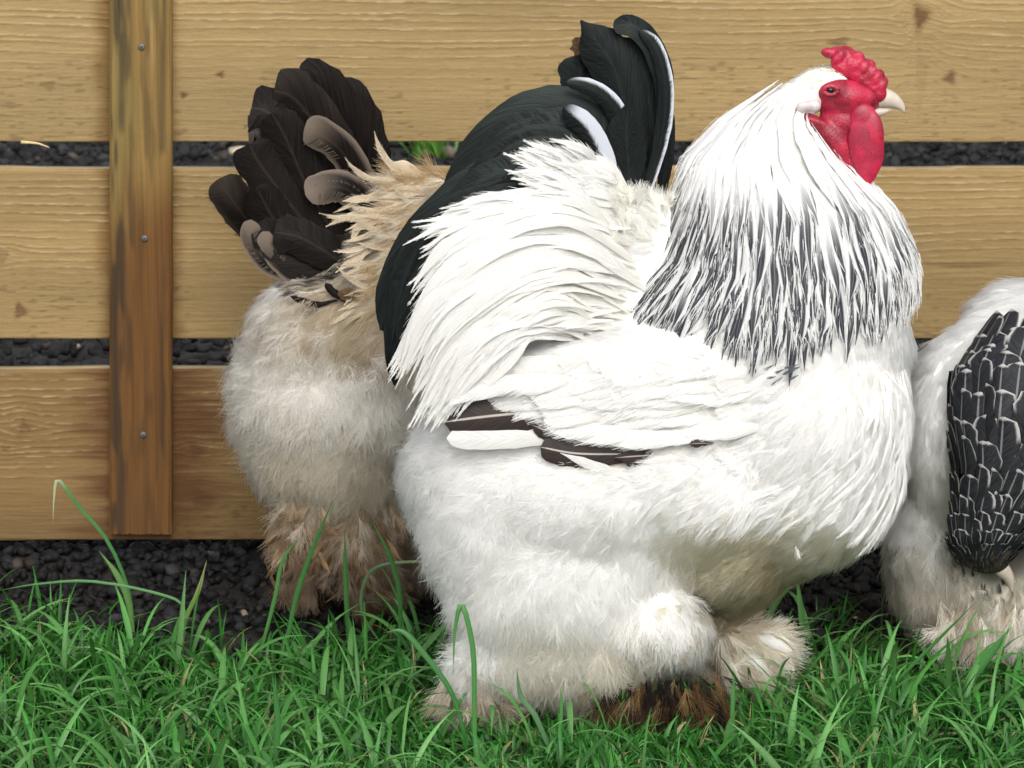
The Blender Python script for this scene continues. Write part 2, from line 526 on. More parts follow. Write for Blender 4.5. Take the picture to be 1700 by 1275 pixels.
def build_fence():
    x0, x1 = -0.95, 0.95
    c = P(850, 560, FY)
    fence = empty('timber_fence', (0, FY + 0.02, 0), 'low fence of three wide rough-sawn tan planks with a stained upright batten, behind the chickens', 'fence')
    batten_x = P(233, 500, FY)[0]
    rows = [(-52, 236), (281, 563), (614, 897)]
    knots_px = [
        [(80, 142, 12, 8, .7), (305, 158, 7, 6, .9), (366, 124, 8, 6, .9), (1392, 72, 18, 9, .8), (1528, 28, 15, 24, .9), (1577, 130, 11, 13, .85), (1528, 135, 8, 60, .2), (985, 75, 10, 8, .3), (660, 40, 6, 4, .3)],
        [(33, 517, 11, 14, 1.0), (4, 425, 9, 13, .7), (290, 480, 10, 6, .5), (1600, 440, 90, 5, .5), (120, 330, 5, 4, .3)],
        [(40, 710, 12, 14, .55), (325, 750, 14, 13, 1.0), (333, 835, 20, 22, .75), (405, 843, 8, 6, .45), (8, 745, 6, 5, .6), (1570, 700, 10, 10, .7)]]
    for i, (r0, r1) in enumerate(rows):
        zt, zb = P(233, r0, FY)[2], P(233, r1, FY)[2]
        nx, nz = 760, 200
        xs = np.linspace(x0, x1, nx); zs = np.linspace(zb, zt, nz)
        X, Z = np.meshgrid(xs, zs)
        kn = [(*(lambda p: (p[0], p[2]))(P(a, b, FY)), rx * .0007, rz * .0007, st) for a, b, rx, rz, st in knots_px[i]]
        K, wv = knot_field(X, Z, kn)
        h = (Z - zb) / (zt - zb)
        warp = (noise(X * 1.6, Z * 3, 11 + i) - .5) * 0.035 + (noise(X * 6, Z * 14, 21 + i) - .5) * 0.005 + (noise(X * 45, Z * 60, 28 + i) - .5) * 0.0009 - wv * 0.7
        g = (Z - zb) + warp
        r = np.random.RandomState(40 + i)
        pos = [-0.03]
        while pos[-1] < zt - zb + 0.05:
            pos.append(pos[-1] + r.uniform(0.0055, 0.0135))
        pos = np.array(pos)
        idx = np.clip(np.searchsorted(pos, g), 1, len(pos) - 1)
        below, above = g - pos[idx - 1], pos[idx] - g
        up = sstep(.30, .55, h + (noise(X * 4, Z * 8, 31 + i) - .5) * .3)      # raised grain in the upper part
        brk = sstep(.25, .6, noise(X * 14 + idx * 7.7, idx * 3.1, 41 + i))
        ridge = np.exp(-(np.minimum(below, above) / 0.0013) ** 2)
        ridge *= brk * (0.15 + 0.85 * up) * (0.45 + 0.55 * noise(X * 2.5 + 7, idx * 1.7, 44 + i))
        fine = noise(X * 30, Z * 900, 51 + i) - .5
        fine2 = noise(X * 160, Z * 1300, 61 + i) - .5
        saw = noise(X * 90, Z * 420, 66 + i)
        disp = -0.0008 * ridge - 0.0004 * fine * (1 - up) - 0.00035 * fine2
        big = noise(X * 3, Z * 18, 71 + i)
        base = np.array([[.275, .196, .091], [.265, .184, .083], [.215, .137, .058]][i])
        col = base[None, None] * (0.86 + 0.3 * big[..., None])
        col = col * (1 + 0.22 * fine[..., None] + 0.12 * fine2[..., None])
        late = np.exp(-(above / 0.0035) ** 2) * (0.35 + 0.65 * up)
        col = col * (1 - 0.14 * late[..., None] * np.array([.8, 1.0, 1.25]))
        fib = sstep(.45, .75, noise(X * 120 + idx * 5, Z * 500, 81 + i)) * ridge
        col = col + (np.array([.47, .38, .24]) - col) * (0.62 * fib[..., None])
        dash = sstep(.74, .84, saw) * (1 - up) * (noise(X * 8, Z * 12, 86) > .35)
        col = col * (1 - 0.25 * dash[..., None])
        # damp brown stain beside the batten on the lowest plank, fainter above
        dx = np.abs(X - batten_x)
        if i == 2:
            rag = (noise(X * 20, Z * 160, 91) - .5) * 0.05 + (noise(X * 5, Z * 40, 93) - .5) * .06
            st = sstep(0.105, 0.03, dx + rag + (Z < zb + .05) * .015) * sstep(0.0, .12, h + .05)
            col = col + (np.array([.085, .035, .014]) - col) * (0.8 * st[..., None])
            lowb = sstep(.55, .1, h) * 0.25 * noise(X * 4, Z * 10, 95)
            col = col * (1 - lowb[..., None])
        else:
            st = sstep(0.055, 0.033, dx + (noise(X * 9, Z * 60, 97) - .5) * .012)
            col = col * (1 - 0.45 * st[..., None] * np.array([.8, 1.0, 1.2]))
        kc = np.array([.085, .04, .018])
        ringk = K * (0.75 + 0.25 * np.sin(K * 16))
        col = col + (kc - col) * np.clip(ringk, 0, 1)[..., None] * .9
        disp = disp + 0.0008 * K
        edge = sstep(0, .008, h) * sstep(0, .008, 1 - h)
        Yf = FY + disp + (1 - edge) * 0.0015 + (noise(X * 2, Z * 0 + 1, 99 + i) - .5) * 0.004
        front = np.stack([X, Yf, Z], -1)
        wob = lambda s: (noise(xs * 18, xs * 0 + s, 5) - .5) * 0.0022
        front[-1, :, 2] += wob(i * 3.0); front[0, :, 2] += wob(i * 3.0 + 1.5)
        T = 0.024
        tb = front[-1].copy(); tb[:, 1] = FY + T
        bb = front[0].copy(); bb[:, 1] = FY + T
        tm = (tb + front[-1]) / 2
        V = np.concatenate([bb[None], front, tm[None], tb[None]])
        ctop = np.tile(np.array([.40, .31, .18]), (nx, 1)) * (0.8 + .4 * noise(xs * 60, xs * 0, 7)[:, None])
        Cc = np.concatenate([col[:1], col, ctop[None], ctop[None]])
        q = grid_faces(nz + 3, nx)
        nv = (nz + 3) * nx
        nr = nz + 3
        back = np.arange(nx - 1)
        qb = np.stack([back + (nr - 1) * nx, back + 1 + (nr - 1) * nx, back + 1, back], -1)
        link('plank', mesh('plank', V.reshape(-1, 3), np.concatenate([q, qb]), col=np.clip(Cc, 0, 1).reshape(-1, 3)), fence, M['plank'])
    # batten
    tl, tr_ = P(181.5, -90, FY - .02), P(284.5, -90, FY - .02)
    bl, br = P(181.5, 887, FY - .02), P(284, 887, FY - .02)
    nx, nz = 72, 480
    a = np.linspace(0, 1, nx)[None, :, None]; b = np.linspace(0, 1, nz)[:, None, None]
    front = (bl * (1 - a) + br * a) * (1 - b) + (tl * (1 - a) + tr_ * a) * b
    A = np.broadcast_to(a[..., 0], (nz, nx)); B = np.broadcast_to(b[..., 0], (nz, nx))
    X, Z = front[..., 0], front[..., 2]
    strk = noise(X * 260 + (noise(X * 30, Z * 3, 4) - .5) * 4, Z * 5, 101)
    strk2 = noise(X * 700, Z * 14, 103)
    low = sstep(.72, .36, B + (noise(X * 60, Z * 6, 105) - .5) * .35)
    upc, loc = np.array([.20, .124, .037]), np.array([.115, .052, .013])
    col = upc + (loc - upc) * low[..., None]
    col = col * (0.80 + 0.40 * strk[..., None]) * (0.85 + .3 * strk2[..., None])
    gr = sstep(.55, .8, noise(X * 45, Z * 7, 107)) * (1 - low) * .28
    col = col + (np.array([.12, .13, .045]) - col) * gr[..., None]
    ltan = sstep(.6, .85, noise(X * 90, Z * 4, 109)) * (1 - low) * .5
    col = col + (np.array([.33, .25, .12]) - col) * ltan[..., None]
    for (cx_, ww, th, s_, am) in ((.10, .07, .45, 111, .9), (.2, .08, .62, 112, .7), (.33, .07, .66, 113, .55), (.86, .06, .6, 114, .6), (.6, .3, .8, 115, .35)):
        mk = np.exp(-((A - cx_ - (noise(Z * 9, Z * 0, s_) - .5) * .06) / ww) ** 2) * sstep(th - .08, th + .1, noise(X * 40, Z * 11, s_) * .6 + noise(X * 200, Z * 26, s_ + 9) * .4 + .08)
        col = col + (np.array([.017, .014, .010]) - col) * np.clip(mk * am * 1.0, 0, .66)[..., None]
    ed = np.minimum(A, 1 - A) * 0.07
    front = front.copy()
    front[..., 1] += 0.003 * (1 - sstep(0, .003, ed)) - 0.0008 * (strk2 - .5)
    col = col + (np.array([.24, .16, .06]) - col) * ((1 - sstep(0, .0025, ed)) * .5 * noise(X * 30, Z * 30, 119))[..., None]
    sideL, sideR = front[:, :1].copy(), front[:, -1:].copy()
    sideL[..., 1] = FY - .0008; sideR[..., 1] = FY - .0008
    sideL[..., 0] -= .0003; sideR[..., 0] += .0003
    V = np.concatenate([sideL, front, sideR], 1); Cc = np.concatenate([col[:, :1] * .8, col, col[:, -1:] * .8], 1)
    q = grid_faces(nz, nx + 2)
    e0 = np.arange(nx + 1)
    caps = []
    for rw in (0, nz - 1):
        o = rw * (nx + 2)
        for j in range(1, (nx + 2) // 2):
            k = nx + 1 - j
            caps.append((o + j - 1, o + j, o + k, o + k + 1))
    bt = link('batten', mesh('batten', V.reshape(-1, 3), np.concatenate([q, np.array(caps)]), col=np.clip(Cc, 0, 1).reshape(-1, 3)), fence, M['batten'])
    bt['label'] = 'upright stained batten screwed across the planks'
    for (u, v) in ((235, 78), (240, 396), (238, 722)):
        p = P(u, v, FY - .0215)
        th = np.linspace(0, 2 * np.pi, 14, endpoint=False)
        pts = [p + np.array([0, .001, 0]), p, p - np.array([0, .0012, 0]), p - np.array([0, .0014, 0])]
        s = loft('screw', pts, [.0038, .0038, .003, .002], 14, parent=bt, mat=M['screw'], side=(1, 0, 0))
        me = s.data
        me.materials.append(M['slot'])
        import bmesh as _b
        bm = _b.new(); bm.from_mesh(me)
        for ang in (0.5, 0.5 + math.pi / 2):
            ca, sa = math.cos(ang), math.sin(ang)
            vs = []
            for (a_, b_) in ((-.0022, -.0006), (.0022, -.0006), (.0022, .0006), (-.0022, .0006)):
                vs.append(bm.verts.new((p[0] + a_ * ca - b_ * sa, p[1] - .0016 - (0.0001 if ang > 1 else 0), p[2] + a_ * sa + b_ * ca)))
            f = bm.faces.new(vs); f.material_index = 1
        bm.to_mesh(me); bm.free()
    # torn splinter hanging under the top plank
    a = P(35, 236, FY - .003); b = P(62, 238, FY - .006); c_ = P(82, 245, FY - .008)
    sp_ = loft('splinter', catmull([a, b, c_], 8), np.linspace(.0022, .0005, 8), 6, 0.5, parent=fence, mat=mat_plain('torn_wood_fibre', (.6, .46, .25), .8))
build_fence()

# ---------------------------------------------------------------- gravel behind and under the fence
def ico():
    t = (1 + 5 ** .5) / 2
    v = np.array([(-1, t, 0), (1, t, 0), (-1, -t, 0), (1, -t, 0), (0, -1, t), (0, 1, t), (0, -1, -t), (0, 1, -t), (t, 0, -1), (t, 0, 1), (-t, 0, -1), (-t, 0, 1)], float)
    f = np.array([(0, 11, 5), (0, 5, 1), (0, 1, 7), (0, 7, 10), (0, 10, 11), (1, 5, 9), (5, 11, 4), (11, 10, 2), (10, 7, 6), (7, 1, 8), (3, 9, 4), (3, 4, 2), (3, 2, 6), (3, 6, 8), (3, 8, 9), (4, 9, 5), (2, 4, 11), (6, 2, 10), (8, 6, 7), (9, 8, 1)])
    return v / np.linalg.norm(v[0]), f


def stones(n, xr, yr, size, r, zbase=0.0):
    v, f = ico()
    X = r.uniform(*xr, n); Y = r.uniform(*yr, n)
    s = size * r.lognormal(0, .3, n)
    R = norm(r.normal(size=(n, 4)))
    a, b, c, d = R.T
    rot = np.stack([np.stack([1 - 2 * (c * c + d * d), 2 * (b * c - a * d), 2 * (b * d + a * c)], -1),
                    np.stack([2 * (b * c + a * d), 1 - 2 * (b * b + d * d), 2 * (c * d - a * b)], -1),
                    np.stack([2 * (b * d - a * c), 2 * (c * d + a * b), 1 - 2 * (b * b + c * c)], -1)], -2)
    loc = v[None] * r.uniform(.65, 1.15, (n, 12, 1)) * np.stack([np.ones(n), r.uniform(.6, 1, n), r.uniform(.35, .7, n)], -1)[:, None]
    loc = np.einsum('nij,nkj->nki', rot, loc) * s[:, None, None]
    loc[..., 2] *= .8
    ctr = np.stack([X, Y, s * .25 + zbase + r.uniform(0, 1, n) * size * .5], -1)
    V = loc + ctr[:, None]
    Q = f[None] + (np.arange(n) * 12)[:, None, None]
    tone = r.lognormal(0, .45, n)
    c = np.stack([tone * .0115, tone * .0115, tone * .0125], -1)
    warm = r.rand(n) < .07
    c[warm] = np.stack([tone * .04, tone * .032, tone * .026], -1)[warm]
    pale = r.rand(n) < .004
    c[pale] = (.3, .25, .18)
    return V.reshape(-1, 3), Q.reshape(-1, 3), np.repeat(c, 12, 0)


def build_gravel():
    r = np.random.RandomState(5)
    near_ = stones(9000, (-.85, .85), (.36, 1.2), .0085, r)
    near_[2][:] = near_[2] * .6                    # shade under the fence, put into the stone colours
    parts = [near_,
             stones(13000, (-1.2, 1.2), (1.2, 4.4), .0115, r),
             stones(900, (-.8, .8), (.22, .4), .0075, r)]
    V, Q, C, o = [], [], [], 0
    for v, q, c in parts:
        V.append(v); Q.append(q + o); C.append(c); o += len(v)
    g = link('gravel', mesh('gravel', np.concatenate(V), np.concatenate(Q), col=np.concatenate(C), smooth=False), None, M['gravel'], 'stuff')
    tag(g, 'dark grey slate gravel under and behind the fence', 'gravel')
build_gravel()

# ---------------------------------------------------------------- feathers
def frame(C, n0):
    T = norm(np.gradient(C, axis=-2))
    n0 = np.broadcast_to(np.asarray(n0, float), C.shape)
    N = norm(n0 - T * (T * n0).sum(-1, keepdims=True))
    Sd = np.cross(T, N)
    return T, N, Sd


ACROSS = np.array([-1, -.5, 0, .5, 1.0])


def vanes(C, n0, W, rnd, cup=0.25, jag=0.12, roll=None, r=rng):
    """C (N,K,3) rachis, n0 outward direction, W (N,K) half width"""
    T, Nn, Sd = frame(C, n0)
    n, k, _ = C.shape
    if roll is not None:
        c, s = np.cos(roll)[:, None, None], np.sin(roll)[:, None, None]
        Nn, Sd = Nn * c + Sd * s, Sd * c - Nn * s
    m = len(ACROSS)
    wj = np.repeat(W[:, :, None], m, 2)
    j = 1 + jag * r.uniform(-1, 1, (n, k, m)) * (np.abs(ACROSS) > .9)
    wj = wj * j
    V = C[:, :, None] + Sd[:, :, None] * (ACROSS[None, None, :, None] * wj[..., None]) \
        - Nn[:, :, None] * ((ACROSS ** 2)[None, None, :, None] * wj[..., None] * cup)
    sweep = np.abs(ACROSS)[None, None, :, None] * wj[..., None] * 0.25
    V = V + T[:, :, None] * sweep
    uv = np.stack(np.broadcast_arrays(((ACROSS + 1) / 2)[None, None, :], np.linspace(0, 1, k)[None, :, None]), -1)
    uv = np.broadcast_to(uv, (n, k, m, 2))
    rn = np.broadcast_to(np.asarray(rnd, float)[:, None, None], (n, k, m))
    return V, uv, rn


def feather_parts(name, C, n0, W, rnd, mat, parent, cap=290, stuffname=None, order=None, **kw):
    V, uv, rn = vanes(C, n0, W, rnd, **kw)
    n, k, m, _ = V.shape
    f = grid_faces(k, m)
    ids = np.arange(n) if order is None else order
    for i in ids[:cap]:
        link(name, mesh(name, V[i].reshape(-1, 3), f, uv=uv[i].reshape(-1, 2), rnd=rn[i].ravel()), parent, mat)
    rest = ids[cap:]
    if len(rest):
        Q = f[None] + (np.arange(len(rest)) * k * m)[:, None, None]
        link(stuffname, mesh(stuffname, V[rest].reshape(-1, 3), Q.reshape(-1, 4), uv=uv[rest].reshape(-1, 2), rnd=rn[rest].ravel()), parent, mat, 'stuff')


def profile(k, kind):
    t = np.linspace(0, 1, k)
    if kind == 'lance':      # pointed hackle
        return np.clip(np.minimum(.12 + 2.4 * t, 1.0) * (1 - sstep(.62, 1.04, t) * .98), .03, 1)
    if kind == 'round':      # broad rounded
        return np.clip(np.minimum(.3 + 1.6 * t, 1.0) * np.sqrt(np.clip(1 - ((t - .78) / .22).clip(0, 1) ** 2, .006, 1)), .03, 1)
    if kind == 'sickle':
        return np.clip(np.minimum(.45 + 1.6 * t, 1.0) * (1 - .35 * t) * np.sqrt(np.clip(1 - ((t - .75) / .25).clip(0, 1) ** 2, .003, 1)), .03, 1)
    if kind == 'ovate':
        return np.clip(np.minimum(.4 + 1.4 * t, 1.0) * np.sqrt(np.clip(1 - ((t - .5) / .5).clip(0, 1) ** 2.2, .003, 1)), .03, 1)
    return np.ones(k)


def fringe(C, n0, W, nb, colfun, reach=(0.85, 1.35), r=rng, ang=.45, lift=.05, start=0.0, tmax=.985):
    """barb strands across feather vanes: (N*nb*2, 3 pts)"""
    T, Nn, Sd = frame(C, n0)
    n, k, _ = C.shape
    t = r.uniform(.12, tmax, (n, nb))
    i = np.clip((t * (k - 1)).astype(int), 0, k - 2)
    fr = (t * (k - 1) - i)[..., None]
    ar = np.arange(n)[:, None]
    def at(A): return A[ar, i] * (1 - fr) + A[ar, i + 1] * fr
    c, tt, nn, ss = at(C), at(T), at(Nn), at(Sd)
    w = at(W[..., None])
    out = []
    cols = []
    for sgn in (-1, 1):
        rc = r.uniform(*reach, (n, nb, 1))
        L = np.maximum(w, W.max() * .15) * rc
        a = nn * (.0004)
        p0 = c + a + ss * sgn * L * start + tt * L * ang * start
        p1 = c + ss * sgn * L * (.55 + .4 * start) + tt * L * ang * (.7 + .8 * start) - nn * L * .06 + a * 1.5 + nn * L * lift * r.rand(n, nb, 1)
        p2 = c + ss * sgn * L * (1 - .1 * ang) + tt * L * ang * 2.0 - nn * L * .22 + a * 1.5 + nn * L * lift * 3 * r.rand(n, nb, 1)
        out.append(np.stack([p0, p1, p2], 2))
        cols.append(colfun(t, np.full_like(t, .9), np.arange(n)[:, None]))
    return np.concatenate(out, 1).reshape(-1, 3, 3), np.concatenate(cols, 1).reshape(-1, 3)


# ---------------------------------------------------------------- bodies
def uv_sphere(nu=24, nv=16):
    th = np.linspace(0, 2 * np.pi, nu, endpoint=False); ph = np.linspace(0, np.pi, nv)
    V = np.stack([np.outer(np.sin(ph), np.cos(th)), np.outer(np.sin(ph), np.sin(th)), np.outer(np.cos(ph), np.ones(nu))], -1)
    q = []
    for i in range(nv - 1):
        for j in range(nu):
            q.append((i * nu + j, (i + 1) * nu + j, (i + 1) * nu + (j + 1) % nu, i * nu + (j + 1) % nu))
    return V.reshape(-1, 3), q


SPH = uv_sphere()


class Bird:
    def __init__(s, YB, WS):
        s.YB, s.WS = YB, WS

    def p(s, u, v, w=0.0):
        return P(u, v, s.YB + np.asarray(w, float) * s.WS)

    def pts(s, a):
        a = np.asarray(a, float)
        return s.p(a[..., 0], a[..., 1], a[..., 2])

    def ell(s, u, v, w, ru, rv, rw, rot=0.0):
        V, q = SPH
        c, sn = math.cos(math.radians(rot)), math.sin(math.radians(rot))
        a, b = V[:, 0] * ru, V[:, 2] * rv
        return s.p(u + a * c - b * sn, v + a * sn + b * c, w + V[:, 1] * rw), q

    def cap(s, a, b, ra, rb, n=7):
        out = []
        for t in np.linspace(0, 1, n):
            c = [a[i] * (1 - t) + b[i] * t for i in range(3)]
            r = ra * (1 - t) + rb * t
            out.append(s.ell(*c, r, r, r))
        return out

    def remesh(s, name, pieces, voxel, smooth=6, factor=.5):
        V, Fc, o = [], [], 0
        for v, q in pieces:
            V += [tuple(x) for x in v]
            Fc += [tuple(i + o for i in f) for f in q]
            o += len(v)
        me = bpy.data.meshes.new('tmp'); me.from_pydata(V, [], Fc)
        ob = bpy.data.objects.new('tmp', me); COL.objects.link(ob)
        md = ob.modifiers.new('r', 'REMESH'); md.mode = 'VOXEL'; md.voxel_size = voxel; md.use_smooth_shade = True
        if smooth:
            ms = ob.modifiers.new('s', 'SMOOTH'); ms.iterations = smooth; ms.factor = factor
        dg = bpy.context.evaluated_depsgraph_get()
        res = bpy.data.meshes.new_from_object(ob.evaluated_get(dg))
        res.name = name
        bpy.data.objects.remove(ob); bpy.data.meshes.remove(me)
        return res


def mesh_arrays(me):
    n = len(me.vertices)
    V = np.empty(n * 3, np.float32); me.vertices.foreach_get('co', V)
    N = np.empty(n * 3, np.float32); me.vertices.foreach_get('normal', N)
    me.calc_loop_triangles()
    T = np.empty(len(me.loop_triangles) * 3, np.int32); me.loop_triangles.foreach_get('vertices', T)
    return V.reshape(-1, 3).astype(float), N.reshape(-1, 3).astype(float), T.reshape(-1, 3)


def guide_eval(G_, u, v):
    """inverse-distance blend of guides (u,v, du,dv, L, fluff, r,g,b)"""
    G_ = np.asarray(G_, float)
    out = np.zeros((len(u), G_.shape[1] - 2))
    for s0 in range(0, len(u), 20000):
        sl_ = slice(s0, s0 + 20000)
        d2 = (u[sl_, None] - G_[None, :, 0]) ** 2 + (v[sl_, None] - G_[None, :, 1]) ** 2
        wt = 1 / (d2 + 300.0) ** 2.3
        wt /= wt.sum(1, keepdims=True)
        out[sl_] = wt @ G_[:, 2:]
    return out


def sample(me, n, r, facing=0.3):
    V, N, T = mesh_arrays(me)
    a, b, c = V[T[:, 0]], V[T[:, 1]], V[T[:, 2]]
    cr = np.cross(b - a, c - a)
    ar = np.linalg.norm(cr, axis=1)
    view = norm(CAM - (a + b + c) / 3)
    ar = ar * np.where((norm(cr) * view).sum(1) < -.25, facing, 1.0)
    i = r.choice(len(T), n, p=ar / ar.sum())
    x, y = r.rand(n), r.rand(n)
    fl = x + y > 1
    x[fl], y[fl] = 1 - x[fl], 1 - y[fl]
    z = 1 - x - y
    p = a[i] * x[:, None] + b[i] * y[:, None] + c[i] * z[:, None]
    nn = norm(N[T[i, 0]] * x[:, None] + N[T[i, 1]] * y[:, None] + N[T[i, 2]] * z[:, None])
    return p, nn


def plumage(name, bird, me, guides, n, nb, parent, r, reject=None, seg=4, rad=.0002, unit=.0006, colvar=.025, density=None):
    """every small body feather is a rachis with fanned barbs, laid along the guides"""
    p, nn = sample(me, n, r)
    u, v = pix(p)
    keep = np.ones(n, bool)
    if reject is not None:
        keep &= ~reject(u, v, p)
    p, nn, u, v = p[keep], nn[keep], u[keep], v[keep]
    n = len(p)
    g = guide_eval(guides, u + r.normal(0, 22, n), v + r.normal(0, 22, n))
    du, dv, L, fl = g[:, 0], g[:, 1], g[:, 2] * unit, np.clip(g[:, 3], 0, 1)
    base = g[:, 4:7]
    D = np.stack([du, np.zeros(n), -dv], -1)
    q, col, radv, nr = tufts(p, nn, D, L, fl, base, nb, r, seg, rad, colvar)
    return strands(name, q, radv, radv * .35, col, parent, M['down'], nrm=nr)


def tufts(p, nn, D, L, fl, base, nb, r, seg=4, rad=.00024, colvar=.06):
    """small loose feathers: a rachis each, laid along D on the surface with normal nn, with nb barbs fanning out"""
    n = len(p)
    jit = r.normal(0, 1, (n, 3)) * (.08 + .28 * fl)[:, None]
    # lumps: neighbouring feathers lean together
    lump = np.stack([noise(p[:, 0] * 28, p[:, 2] * 28, 3), noise(p[:, 0] * 28, p[:, 2] * 28, 5), noise(p[:, 0] * 28, p[:, 2] * 28, 8)], -1) - .5
    D = norm(D) + jit + lump * (.15 + .85 * fl)[:, None]
    D = norm(D - nn * (D * nn).sum(1, keepdims=True))
    rise = (.04 + .28 * fl) * r.uniform(.6, 1.4, n)
    lum2 = noise(p[:, 0] * 45, p[:, 2] * 45, 12)
    rise = rise * (.7 + .6 * lum2)
    L = L * r.uniform(.7, 1.25, n) * (1 + .4 * fl)
    Sd = np.cross(D, nn)
    # barbs
    t0 = r.uniform(0, .75, (n, nb))
    sg = np.where(r.rand(n, nb) < .5, -1.0, 1.0)
    al = (.25 + .55 * fl[:, None]) * r.uniform(.15, 1.15, (n, nb))
    lb = L[:, None] * (1 - t0 * .75) * r.uniform(.45, .8, (n, nb))
    base_p = p[:, None] + D[:, None] * (L[:, None] * t0)[..., None] * .75 + nn[:, None] * (L[:, None] * rise[:, None] * np.sin(t0 * 2.2) * .8)[..., None]
    dirn = D[:, None] * np.cos(al)[..., None] + Sd[:, None] * (sg * np.sin(al))[..., None] + nn[:, None] * (rise[:, None] * r.uniform(.1, 1.0, (n, nb)))[..., None]
    dirn = norm(dirn + r.normal(0, 1, (n, nb, 3)) * (.05 + .16 * fl)[:, None, None])
    curl = -nn[:, None] * (rise[:, None] * .9)[..., None] + D[:, None] * .35 + np.array([0, 0, -.28])[None, None] * fl[:, None, None] + r.normal(0, .25, (n, nb, 3)) * fl[:, None, None]
    s = np.linspace(0, 1, seg)[None, None, :, None]
    pts = base_p[:, :, None] + dirn[:, :, None] * lb[..., None, None] * s + curl[:, :, None] * lb[..., None, None] * .45 * s ** 2
    tint = 1 + r.normal(0, colvar, (n, 1, 1)) + r.normal(0, colvar * .5, (n, nb, 1))
    col = (base[:, None] * tint).reshape(-1, 3)
    radv = np.repeat(rad * r.uniform(.8, 1.3, n), nb)
    nr = np.repeat(norm(nn + r.normal(0, .06, (n, 3))), nb, 0)
    return pts.reshape(-1, seg, 3), col, radv, nr


def lock(name, bird, parent, r, uvw, duv, L, fl, cols, nb=30, nrm=(0, -1, .35), rad=.00024, colvar=.1):
    """loose tufts rooted at photo-laid points uvw (n,3), lying along duv (n,2)"""
    p = bird.pts(uvw); n = len(p)
    D = np.stack([duv[:, 0], r.normal(0, .12, n), -duv[:, 1]], -1)
    nn = norm(np.tile(np.array(nrm, float), (n, 1)) + r.normal(0, .15, (n, 3)))
    q, c, rd, nr = tufts(p, nn, norm(D), np.broadcast_to(L, (n,)) * bird.WS, np.full(n, fl), np.asarray(cols, float), nb, r, 4, rad, colvar)
    return strands(name, q, rd, rd * .35, c, parent, M['down'], nrm=nr)


def colour_mesh(me, guides):
    V, N, T = mesh_arrays(me)
    u, v = pix(V)
    g = guide_eval(guides, u, v)
    a = me.attributes.new('col', 'FLOAT_COLOR', 'POINT')
    c = np.ones((len(V), 4), np.float32); c[:, :3] = np.clip(g[:, 4:7] * .92, 0, 1)
    a.data.foreach_set('color', c.ravel())


def inside(poly, u, v):
    poly = np.asarray(poly, float)
    r = np.zeros(len(u), bool)
    j = len(poly) - 1
    for i in range(len(poly)):
        xi, yi = poly[i]; xj, yj = poly[j]
        c = ((yi > v) != (yj > v)) & (u < (xj - xi) * (v - yi) / (yj - yi + 1e-12) + xi)
        r ^= c
        j = i
    return r


WHT = (.945, .945, .93)
CRM = (.90, .87, .78)
YEL = (.66, .60, .42)
DUN = (.50, .40, .26)

